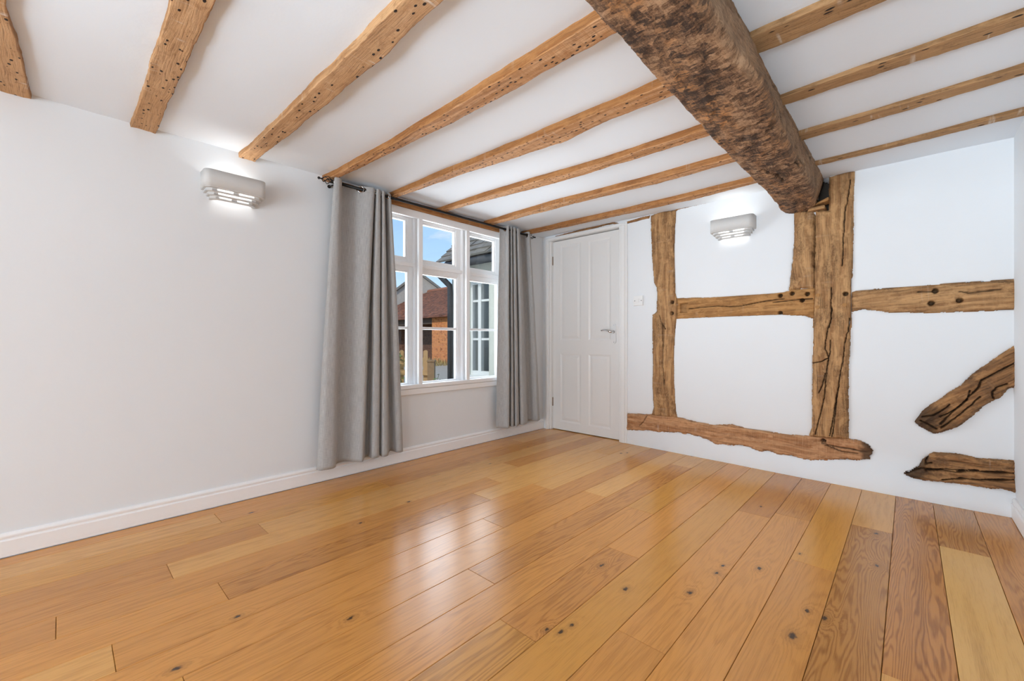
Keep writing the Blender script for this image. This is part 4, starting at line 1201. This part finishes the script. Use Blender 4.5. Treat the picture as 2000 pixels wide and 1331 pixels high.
# ------------------------------------------------------------------ wall lamps
def wall_lamp(label, to):
    """to(u, d, z) -> world; u along the wall, d out of the wall"""
    root = empty('wall_lamp', to(0, 0, 1.76))
    tag(root, label, 'wall lamp', 'ceramic wall lamps')

    def conv(mb):
        for v in mb.bm.verts:
            v.co = Vector(to(*v.co))
        return mb

    def ring(hw, dp, r, th):
        P = [(-hw, 0.0), (-hw, dp - r)]
        P += [(-hw + r - r * math.cos(a), dp - r + r * math.sin(a)) for a in [math.pi / 2 * i / 6 for i in range(1, 7)]]
        P += [(hw - r + r * math.sin(a), dp - r + r * math.cos(a)) for a in [math.pi / 2 * i / 6 for i in range(0, 7)]]
        P += [(hw, 0.0)]
        Q = []
        hw2, dp2, r2 = hw - th, dp - th, max(r - th, 0.003)
        Q += [(-hw2, 0.0), (-hw2, dp2 - r2)]
        Q += [(-hw2 + r2 - r2 * math.cos(a), dp2 - r2 + r2 * math.sin(a)) for a in [math.pi / 2 * i / 6 for i in range(1, 7)]]
        Q += [(hw2 - r2 + r2 * math.sin(a), dp2 - r2 + r2 * math.cos(a)) for a in [math.pi / 2 * i / 6 for i in range(0, 7)]]
        Q += [(hw2, 0.0)]
        return P, Q

    def band(mb, hw, dp, r, th, z0, z1):
        P, Q = ring(hw, dp, r, th)
        rows_ = [[mb.bm.verts.new((u, d, z)) for u, d in L] for L, z in ((P, z1), (P, z0), (Q, z0), (Q, z1))]
        nn = len(P)
        for a in range(4):
            A1, A2 = rows_[a], rows_[(a + 1) % 4]
            for i in range(nn - 1):
                f = mb.bm.faces.new((A1[i], A1[i + 1], A2[i + 1], A2[i]))
                f.smooth = a in (0, 2)

    body = MB()
    band(body, 0.148, 0.106, 0.034, 0.007, 1.742, 1.833)
    conv(body).build('body', M['ceramic'], root)
    tiers = [(0.146, 0.104, 1.744), (0.134, 0.086, 1.729), (0.122, 0.068, 1.714), (0.110, 0.050, 1.699), (0.100, 0.030, 1.684)]
    for k in range(4):
        hw, dp, z = tiers[k]
        nhw, ndp, nz = tiers[k + 1]
        lo = MB()
        # tread of the step, then a riser that is open between its end pieces (and a middle web on every other step)
        ch_ = 0.022
        lo.prism([(-hw, 0.0), (-hw, dp - ch_), (-hw + ch_, dp), (hw - ch_, dp), (hw, dp - ch_), (hw, 0.0), (nhw - 0.004, 0.0),
                  (nhw - 0.004, ndp - ch_), (nhw - ch_ - 0.002, ndp - 0.003), (-nhw + ch_ + 0.002, ndp - 0.003), (-nhw + 0.004, ndp - ch_), (-nhw + 0.004, 0.0)], 'z', z - 0.005, z, 0.0)
        if k < 3:
            L = 0.088 - 0.008 * k
            lo.prism([(L, ndp), (nhw - ch_, ndp), (nhw, ndp - ch_), (nhw, 0.0), (nhw - 0.005, 0.0), (nhw - 0.005, ndp - ch_), (nhw - ch_ - 0.002, ndp - 0.005), (L, ndp - 0.005)], 'z', nz - 0.002, z - 0.004)
            lo.prism([(-u, v) for u, v in [(L, ndp), (nhw - ch_, ndp), (nhw, ndp - ch_), (nhw, 0.0), (nhw - 0.005, 0.0), (nhw - 0.005, ndp - ch_), (nhw - ch_ - 0.002, ndp - 0.005), (L, ndp - 0.005)]], 'z', nz - 0.002, z - 0.004)
            if k % 2 == 0:
                lo.box(-0.013, 0.013, ndp - 0.005, ndp, nz - 0.002, z - 0.004)
        conv(lo).build('louvre', M['ceramic'], root)
    bl = MB()
    bl.tube([(-0.06, 0.055, 1.792), (0.06, 0.055, 1.792)], 0.010, 12)
    conv(bl).build('bulb', M['bulb'], root)
    return root


wall_lamp('white ceramic slotted wall lamp on the plain window wall, left of the curtains', lambda u, d, z: (WX + d, -2.797 + u, z))
wall_lamp('white ceramic slotted wall lamp between the timbers of the back wall', lambda u, d, z: (1.832 + u, -d + 0.003, z - 0.006))

# ------------------------------------------------------------------ curtain rod
ROD_X, ROD_Z = 0.082, 1.944
rod = empty('curtain_rod', (ROD_X, -1.3, ROD_Z))
tag(rod, 'black iron curtain rod with basket finials above the window', 'curtain rod')
p = MB()
p.tube([(ROD_X, -2.262, ROD_Z), (ROD_X, -0.335, ROD_Z)], 0.0095, 12)
p.build('pole', M['black_iron'], rod)
for y0, sgn, in ((-2.262, -1), (-0.335, 1)):
    f = MB()
    f.tube([(ROD_X, y0 - sgn * 0.012, ROD_Z), (ROD_X, y0 + sgn * 0.010, ROD_Z)], [0.0125, 0.0125], 12)
    Lf = 0.062
    for k in range(4):
        pts = []
        for i in range(13):
            t = i / 12.0
            a = k * math.pi / 2 + t * math.pi * 0.9
            r = 0.004 + 0.019 * math.sin(math.pi * t) ** 0.8
            pts.append((ROD_X + r * math.cos(a), y0 + sgn * (0.008 + Lf * t), ROD_Z + r * math.sin(a)))
        f.tube(pts, 0.0024, 6)
    f.tube([(ROD_X, y0 + sgn * (0.006 + Lf), ROD_Z), (ROD_X, y0 + sgn * (0.022 + Lf), ROD_Z)], 0.0045, 8)
    f.ball((ROD_X, y0 + sgn * (0.028 + Lf), ROD_Z), 0.0085)
    f.build('finial', M['black_iron'], rod)
for y in (-2.247, -0.352):
    f = MB()
    f.tube([(WX - 0.002, y, ROD_Z - 0.004), (WX + 0.006, y, ROD_Z - 0.004)], 0.011, 12)
    f.tube([(WX, y, ROD_Z - 0.004), (ROD_X, y, ROD_Z - 0.014)], 0.005, 8)
    f.torus((ROD_X, y, ROD_Z), (0, 1, 0), 0.0125, 0.003, 16, 6)
    f.build('bracket', M['black_iron'], rod)


# ------------------------------------------------------------------ curtains
def curtain(label, ctrl, ztop, zbot, seed):
    c = np.array(ctrl, float)
    k = len(c)
    per = 14
    t = np.linspace(0, k - 1, (k - 1) * per + 1)
    i1 = np.clip(np.floor(t).astype(int), 0, k - 2)
    f = (t - i1)[:, None]

    def P(i):
        return c[np.clip(i, 0, k - 1)]
    p0, p1, p2, p3 = P(i1 - 1), P(i1), P(i1 + 1), P(i1 + 2)
    m1, m2 = (p2 - p0) * 0.40, (p3 - p1) * 0.40
    Q = (2 * f ** 3 - 3 * f ** 2 + 1) * p1 + (f ** 3 - 2 * f ** 2 + f) * m1 + (-2 * f ** 3 + 3 * f ** 2) * p2 + (f ** 3 - f ** 2) * m2
    # even spacing along the cloth
    L = np.concatenate([[0], np.cumsum(np.hypot(np.diff(Q[:, 2]), np.diff(Q[:, 3])))])
    nn = int(L[-1] / 0.0045)
    Ls = np.linspace(0, L[-1], nn)
    Q = np.stack([np.interp(Ls, L, Q[:, j]) for j in range(4)], 1)
    zs2 = np.concatenate([np.linspace(ztop, ztop - 0.09, 26), np.linspace(ztop - 0.09, zbot, 80)[1:]])
    v = (ztop - zs2) / (ztop - zbot)
    w = (v ** 0.85)[None, :]
    Y = Q[:, 0:1] * (1 - w) + Q[:, 2:3] * w
    X = Q[:, 1:2] * (1 - w) + Q[:, 3:4] * w
    S = np.repeat(Ls[:, None], len(zs2), 1)
    V = np.repeat(zs2[None, :], nn, 0)
    amp = 0.0035 * np.sin(np.pi * np.clip(v, 0, 1))[None, :]
    X = np.maximum(X + amp * fbm(S * 14, V * 1.6, seed), WX + 0.012)
    Y = Y + amp * fbm(S * 14, V * 1.6, seed + 5)
    Zc = V + 0.004 * fbm(S * 9, S * 0, seed + 9) * v[None, :] ** 6
    Pt = np.stack([X, Y, Zc], -1)
    cen = (Pt[:-1, :-1] + Pt[1:, 1:]) / 2
    keep = np.hypot(cen[..., 0] - ROD_X, cen[..., 2] - ROD_Z) > 0.0185
    root = empty('curtain', (ROD_X, float(np.mean(Q[:, 0])), zbot))
    tag(root, label, 'curtain', 'grey eyelet curtains')
    o = grid_mesh('fabric', Pt, keep, M['fabric'], root, attrs={'grain': np.stack([S, V, S * 0], -1)})
    o.location = -Vector(root.location)
    md = o.modifiers.new('thick', 'SOLIDIFY')
    md.thickness = 0.0022
    md.offset = 0
    # eyelets where the cloth crosses the rod
    jr = int(np.argmin(np.abs(zs2 - ROD_Z)))
    xr_, yr_ = X[:, jr], Y[:, jr]
    last = -9
    for i in range(nn - 1):
        if (xr_[i] - ROD_X) * (xr_[i + 1] - ROD_X) < 0 and Ls[i] - last > 0.03:
            last = Ls[i]
            tx, ty = xr_[min(i + 2, nn - 1)] - xr_[max(i - 2, 0)], yr_[min(i + 2, nn - 1)] - yr_[max(i - 2, 0)]
            e = MB()
            e.torus((ROD_X, yr_[i], ROD_Z), (ty, -tx, 0), 0.0205, 0.0032, 22, 8)
            e.build('eyelet', M['chrome'], root)
    return root


curtain('grey eyelet curtain hanging left of the window', CURT_L, 1.966, 0.112, 81)
curtain('grey eyelet curtain hanging right of the window, next to the door', CURT_R, 1.972, 0.120, 91)

# ------------------------------------------------------------------ outside: yard, wing, barn, fence
GZ0 = -0.12
b = MB()
b.box(-60, WX - 0.156, -40, 60, GZ0 - 0.1, GZ0)
tag(b.build('ground', M['tarmac']), kind='structure')

# wing of the house, roughcast, with a small casement window
WYw = -0.30
wing = empty('house_wing', (-0.75, WYw, GZ0))
tag(wing, 'white roughcast house wing with stone slate roof seen through the right light', 'house')
WWX0, WWX1, WWZ0, WWZ1 = -0.855, -0.520, 0.53, 1.60
b = MB()
b.box(-1.15, WWX0, WYw, WYw + 0.25, GZ0, 1.84)
b.box(WWX1, WX - 0.156, WYw, WYw + 0.25, GZ0, 1.84)
b.box(WWX0, WWX1, WYw, WYw + 0.25, GZ0, WWZ0)
b.box(WWX0, WWX1, WYw, WYw + 0.25, WWZ1, 1.84)
b.box(-1.15, -1.0, WYw + 0.25, 2.4, GZ0, 1.84)
b.prism([(WYw + 0.1, 1.84), (2.3, 1.84), (1.05, 3.05)], 'x', -1.148, -1.0)
b.build('wall', M['render'], wing)
b = MB()
b.box(-1.0, WX - 0.156, WYw + 0.9, WYw + 0.95, GZ0, 1.84)
b.build('room_behind', M['void_shade'], wing)
f = MB()
yw = WYw + 0.03
for x0, x1 in ((WWX0, WWX0 + 0.035), (-0.730, -0.680), (WWX1 - 0.03, WWX1)):
    f.box(x0, x1, yw, yw + 0.05, WWZ0, WWZ1, 0.003)
f.box(WWX0, WWX1, yw + 0.002, yw + 0.048, WWZ1 - 0.05, WWZ1 + 0.003)
f.box(WWX0, WWX1, yw + 0.002, yw + 0.048, WWZ0 - 0.003, WWZ0 + 0.05)
for z in (0.935, 1.365):
    f.box(WWX0, WWX1, yw + 0.010, yw + 0.04, z - 0.012, z + 0.012)
f.box(WWX0 - 0.02, WWX1 + 0.02, WYw - 0.04, yw + 0.05, WWZ0 - 0.03, WWZ0 + 0.004)
fo = f.build('window', M['weathered_white'], wing)
for x0, x1 in ((WWX0 + 0.03, -0.725), (-0.685, WWX1 - 0.025)):
    for z0, z1 in ((WWZ0 + 0.045, 0.926), (0.944, 1.356), (1.374, WWZ1 - 0.045)):
        g = MB()
        g.box(x0, x1, yw + 0.022, yw + 0.026, z0, z1)
        g.build('pane', M['glass'], fo, Vector((0, 0, 0)))
# slates, course by course
_rs = random.Random(5)
EY, EZ = -0.46, 1.80
b = MB()
b.prism([(EY + 0.03, EZ - 0.005), (1.05, EZ + 1.495), (1.05, EZ + 1.44), (EY + 0.03, EZ - 0.06)], 'x', -1.17, WX - 0.156)
b.build('roof', M['dark_board'], wing)
for r_ in range(14):
    s0 = r_ * 0.105
    x = -1.20 - (_rs.random() * 0.1 if r_ % 2 else 0)
    while x < WX - 0.156:
        wdt = _rs.uniform(0.14, 0.26)
        x1 = min(x + wdt, WX - 0.156)
        if x1 - x > 0.03 and x1 > -1.19:
            th = _rs.uniform(0.014, 0.024)
            l0, l1 = s0 - _rs.uniform(0.0, 0.012), s0 + 0.17
            c_ = math.sqrt(0.5)
            pts = []
            for l, hgt in ((l0, 0.030), (l1, 0.004)):
                for tt in (0.0, th):
                    pts.append((EY + (l * c_) - (hgt + tt) * c_, EZ + (l * c_) + (hgt + tt) * c_))
            s = MB()
            xa_ = max(x, -1.20)
            q = [(xa_ + 0.003, *pts[0]), (x1 - 0.003, *pts[0]), (xa_ + 0.003, *pts[1]), (x1 - 0.003, *pts[1]),
                 (xa_ + 0.003, *pts[2]), (x1 - 0.003, *pts[2]), (xa_ + 0.003, *pts[3]), (x1 - 0.003, *pts[3])]
            vs = [s.bm.verts.new(v) for v in q]
            for fidx in ((0, 1, 3, 2), (4, 6, 7, 5), (0, 4, 5, 1), (2, 3, 7, 6), (0, 2, 6, 4), (1, 5, 7, 3)):
                s.bm.faces.new([vs[i] for i in fidx])
            s.build('slate', M['slate'], wing)
        x = x1
g = MB()
g.tube([(-1.22, EY - 0.035, EZ - 0.045), (WX - 0.156, EY - 0.035, EZ - 0.045)], 0.042, 12)
g.build('gutter', M['gutter'], wing)
g = MB()
g.tube([(-1.16, EY - 0.035, EZ - 0.05), (-1.155, EY - 0.02, EZ - 0.13), (-1.125, WYw - 0.055, EZ - 0.24), (-1.12, WYw - 0.05, EZ - 0.32), (-1.12, WYw - 0.05, GZ0 + 0.02)], 0.034, 14)
g.build('downpipe', M['gutter'], wing)

# barn with red tiled roof and an open bay
bd_ = Vector((-0.997, 0.077, 0.0))          # along the front, to the left
bn_ = Vector((0.077, 0.997, 0.0))           # away from us
B0 = Vector((-13.55, 8.64, 0.0))


def bp3(s, t, z):
    v = B0 + bd_ * s + bn_ * t
    return (v.x, v.y, z)


def barn_box(mb, s0, s1, t0, t1, z0, z1):
    vs = [mb.bm.verts.new(bp3(s, t, z)) for s in (s0, s1) for t in (t0, t1) for z in (z0, z1)]
    for fidx in ((0, 1, 3, 2), (4, 6, 7, 5), (0, 4, 5, 1), (2, 3, 7, 6), (0, 2, 6, 4), (1, 5, 7, 3)):
        mb.bm.faces.new([vs[i] for i in fidx])
    return mb


barn = empty('barn', bp3(0, 0, GZ0))
tag(barn, 'low brick barn with a red tiled roof across the yard', 'barn')
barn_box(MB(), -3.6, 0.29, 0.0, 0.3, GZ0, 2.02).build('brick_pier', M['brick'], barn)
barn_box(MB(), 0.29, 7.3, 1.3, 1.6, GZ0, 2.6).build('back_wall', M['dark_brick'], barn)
barn_box(MB(), 0.5, 1.05, 1.18, 1.3, GZ0, 0.62).build('brick_plinth', M['brick'], barn)
barn_box(MB(), 0.29, 7.3, 0.0, 0.2, 1.72, 2.0).build('eaves_beam', M['dark_board'], barn)
for s in (1.55, 4.6, 7.0):
    barn_box(MB(), s, s + 0.2, 0.0, 0.2, GZ0, 1.74).build('timber_post', M['dark_board'], barn)
b = MB()
q = [bp3(-3.8, -0.25, 1.98), bp3(7.4, -0.25, 1.98), bp3(7.4, 3.5, 4.02), bp3(-3.8, 3.5, 4.02), bp3(-3.8, 5.6, 2.86), bp3(7.4, 5.6, 2.86)]
vs = [b.bm.verts.new(v) for v in q]
b.bm.faces.new((vs[0], vs[1], vs[2], vs[3]))
b.bm.faces.new((vs[3], vs[2], vs[5], vs[4]))
b.build('roof', M['dark_board'], barn)
for s0 in (-3.6, 7.2):
    b = MB()
    pts = [bp3(s0, 0, GZ0), bp3(s0, 5.5, GZ0), bp3(s0, 5.5, 2.8), bp3(s0, 3.5, 3.95), bp3(s0, 0, 1.98)]
    b.bm.faces.new([b.bm.verts.new(v) for v in pts])
    b.build('gable_wall', M['brick'], barn)
# tiles: rows of small overlapping tiles, too small to pick apart
_rt = np.random.RandomState(4)
Vt, Ft = [], []
slope = Vector((0, 3.75, 2.04)).normalized()
nrm = Vector((0, -2.04, 3.75)).normalized()
for r_ in range(41):
    base = r_ * 0.104
    for c_ in range(62):
        s0 = -3.0 + (c_ + (0.5 if r_ % 2 else 0.0)) * 0.165
        j = _rt.uniform(-0.008, 0.008)
        lift0, lift1 = 0.032 + _rt.uniform(0, 0.012), 0.010
        i0 = len(Vt)
        for l, lf in ((base + j, lift0), (base + 0.16, lift1)):
            for ds in (0.004, 0.161):
                t_, z_ = -0.27 + slope.y * l + nrm.y * lf, 1.98 + slope.z * l + nrm.z * lf
                Vt.append(bp3(s0 + ds, t_, z_))
        for ds in (0.004, 0.161):
            l = base + j
            Vt.append(bp3(s0 + ds, -0.27 + slope.y * l + nrm.y * 0.012, 1.98 + slope.z * l + nrm.z * 0.012))
        Ft += [(i0, i0 + 1, i0 + 3, i0 + 2), (i0 + 4, i0 + 5, i0 + 1, i0)]
me = bpy.data.meshes.new('roof_tiles')
me.from_pydata(Vt, [], Ft)
ro = link_mesh('roof_tiles', me, M['roof_tile'], barn)
tag(ro, kind='stuff')
b = MB()
b.tube([bp3(-3.8, 3.5, 4.05), bp3(7.4, 3.5, 4.05)], 0.11, 10)
b.build('ridge', M['roof_tile'], barn)

# gable of a house behind the barn
gp = Vector((2.788, -3.46, 0)) + 27.0 * (Vector((-0.6843, 0.7292, 0)) + (819 - 1000) / 825.8 * Vector((0.7292, 0.6843, 0)))
gs_ = Vector((0.7292, 0.6843, 0))
gt_ = Vector((-0.6843, 0.7292, 0))
hb = empty('far_house', (gp.x, gp.y, GZ0))
tag(hb, 'grey gabled house rising behind the barn roof', 'house')
b = MB()
pr = [(-3.6, GZ0), (3.6, GZ0), (3.6, 2.45), (0.0, 5.15), (-3.6, 2.45)]
fr_ = [b.bm.verts.new((*(gp + gs_ * u).xy, z)) for u, z in pr]
bk_ = [b.bm.verts.new((*(gp + gs_ * u + gt_ * 4).xy, z)) for u, z in pr]
b.bm.faces.new(fr_)
b.bm.faces.new(list(reversed(bk_)))
for i in range(5):
    b.bm.faces.new((fr_[i], bk_[i], bk_[(i + 1) % 5], fr_[(i + 1) % 5]))
b.build('wall', M['grey_render'], hb)
for sg in (-1, 1):
    b = MB()
    for off in (0.0, 0.12):
        pass
    pts = [(0.0, 5.17), (sg * 3.9, 2.245), (sg * 3.9, 2.40), (0.0, 5.34)]
    A1 = [b.bm.verts.new((*(gp + gs_ * u - gt_ * 0.15).xy, z)) for u, z in pts]
    A2 = [b.bm.verts.new((*(gp + gs_ * u + gt_ * 4.1).xy, z)) for u, z in pts]
    b.bm.faces.new(A1)
    b.bm.faces.new(list(reversed(A2)))
    for i in range(4):
        b.bm.faces.new((A1[i], A2[i], A2[(i + 1) % 4], A1[(i + 1) % 4]))
    b.build('roof_slope', M['slate'], hb)

# dry verge at the barn foot
Vv, Fv = [], []
_rv = np.random.RandomState(8)
for i in range(2600):
    s, t = _rv.uniform(-2.5, 6), -_rv.uniform(0.0, 2.6) ** 1.0
    p = Vector(bp3(s, t, GZ0))
    hgt = _rv.uniform(0.03, 0.12) if t < -0.6 else _rv.uniform(0.06, 0.28)
    w_ = 0.03
    a = _rv.uniform(0, math.pi)
    dx_, dy_ = w_ * math.cos(a), w_ * math.sin(a)
    i0 = len(Vv)
    Vv += [(p.x - dx_, p.y - dy_, GZ0), (p.x + dx_, p.y + dy_, GZ0), (p.x + dx_ * 2, p.y, GZ0 + hgt)]
    Fv.append((i0, i0 + 1, i0 + 2))
me = bpy.data.meshes.new('grass_verge')
me.from_pydata(Vv, [], Fv)
tag(link_mesh('grass_verge', me, M['verge']), 'dry yellow grass strip along the foot of the barn', 'grass', kind='stuff')

# picket fence
fR = Vector((0.7292, 0.6843, 0))
fN = Vector((-0.6843, 0.7292, 0))
F0 = Vector((2.788, -3.46, 0)) + 6.4 * fN


def fpt(px, t, z):
    v = F0 + fR * ((px - 1000) / 825.8 * 6.4) + fN * t
    return (v.x, v.y, z)


fence = empty('picket_fence', fpt(800, 0, GZ0))
tag(fence, 'pale timber picket fence with a square gate post, just outside the window', 'fence')


def fbox(px0, px1, t0, t1, z0, z1, name, mat, top_round=False):
    m_ = MB()
    if top_round:
        c_ = (px0 + px1) / 2
        r = (px1 - px0) / 2
        prof_ = [(px0, z0), (px1, z0), (px1, z1 - 0.03)] + [(c_ + r * math.cos(a), z1 - 0.03 + 0.03 * math.sin(a)) for a in [math.pi * i / 8 for i in range(1, 8)]] + [(px0, z1 - 0.03)]
    else:
        prof_ = [(px0, z0), (px1, z0), (px1, z1), (px0, z1)]
    A1 = [m_.bm.verts.new(fpt(u, t0, z)) for u, z in prof_]
    A2 = [m_.bm.verts.new(fpt(u, t1, z)) for u, z in prof_]
    m_.bm.faces.new(A1)
    m_.bm.faces.new(list(reversed(A2)))
    for i in range(len(prof_)):
        m_.bm.faces.new((A1[i], A2[i], A2[(i + 1) % len(prof_)], A1[(i + 1) % len(prof_)]))
    return m_.build(name, mat, fence)


for pc_ in (724, 736, 748, 760, 772, 784, 796, 808, 820, 831):
    fbox(pc_ - 4.3, pc_ + 4.3, 0.0, 0.02, GZ0 + 0.04, 0.775, 'picket', M['fence_wood'], True)
fbox(716, 840, -0.035, 0.0, 0.395, 0.475, 'rail', M['fence_wood'])
fbox(716, 840, -0.035, 0.0, 0.02, 0.10, 'rail', M['fence_wood'])
fbox(836.5, 849.5, -0.07, 0.04, GZ0, 0.60, 'gate_post', M['post_brown'])
fbox(835.3, 850.7, -0.08, 0.05, 0.60, 0.622, 'post_cap', M['post_brown'])

# climbing plants by the fence
_rl = random.Random(12)
def shrub(label, stems, n_leaf, size, grp):
    """stems: polylines of (px, t, z)"""
    root = empty('climbing_plant', fpt(*stems[0][0]))
    tag(root, label, 'plant')
    sm_ = MB()
    Vl, Fl = [], []
    for st in stems:
        pts = [Vector(fpt(*p)) for p in st]
        sm_.tube(pts, 0.0035, 5)
        for i in range(n_leaf):
            u = _rl.uniform(0.1, 1.0) * (len(pts) - 1)
            k = min(int(u), len(pts) - 2)
            p = pts[k].lerp(pts[k + 1], u - k) + Vector((_rl.gauss(0, size), _rl.gauss(0, size), _rl.gauss(0, size)))
            a, c_ = _rl.uniform(0, 6.28), _rl.uniform(-0.7, 0.7)
            d = Vector((math.cos(a), math.sin(a), c_)).normalized() * 0.050
            e = d.cross(Vector((0, 0, 1))).normalized() * 0.018 + Vector((0, 0, 0.004))
            i0 = len(Vl)
            Vl += [tuple(p), tuple(p + d * 0.5 + e), tuple(p + d), tuple(p + d * 0.5 - e)]
            Fl.append((i0, i0 + 1, i0 + 2, i0 + 3))
    sm_.build('stem', M['stem'], root)
    me = bpy.data.meshes.new('leaves')
    me.from_pydata(Vl, [], Fl)
    lo_ = link_mesh('leaves', me, M['leaf'], root)
    tag(lo_, kind='stuff')


shrub('green climbing rose growing through the left pickets', [[(786, -0.06, GZ0), (783, -0.06, 0.2), (781, -0.06, 0.5), (784, -0.05, 0.74)], [(790, -0.08, GZ0), (792, -0.08, 0.12), (786, -0.08, 0.30)], [(776, -0.06, GZ0), (771, -0.06, 0.5), (775, -0.06, 0.93)]], 70, 0.034, 0)
shrub('small leafy plant at the foot of the gate post', [[(850, -0.12, GZ0), (853, -0.12, 0.2), (860, -0.12, 0.42)], [(850, -0.12, GZ0), (851, -0.12, 0.15), (848, -0.14, 0.28)]], 40, 0.040, 0)
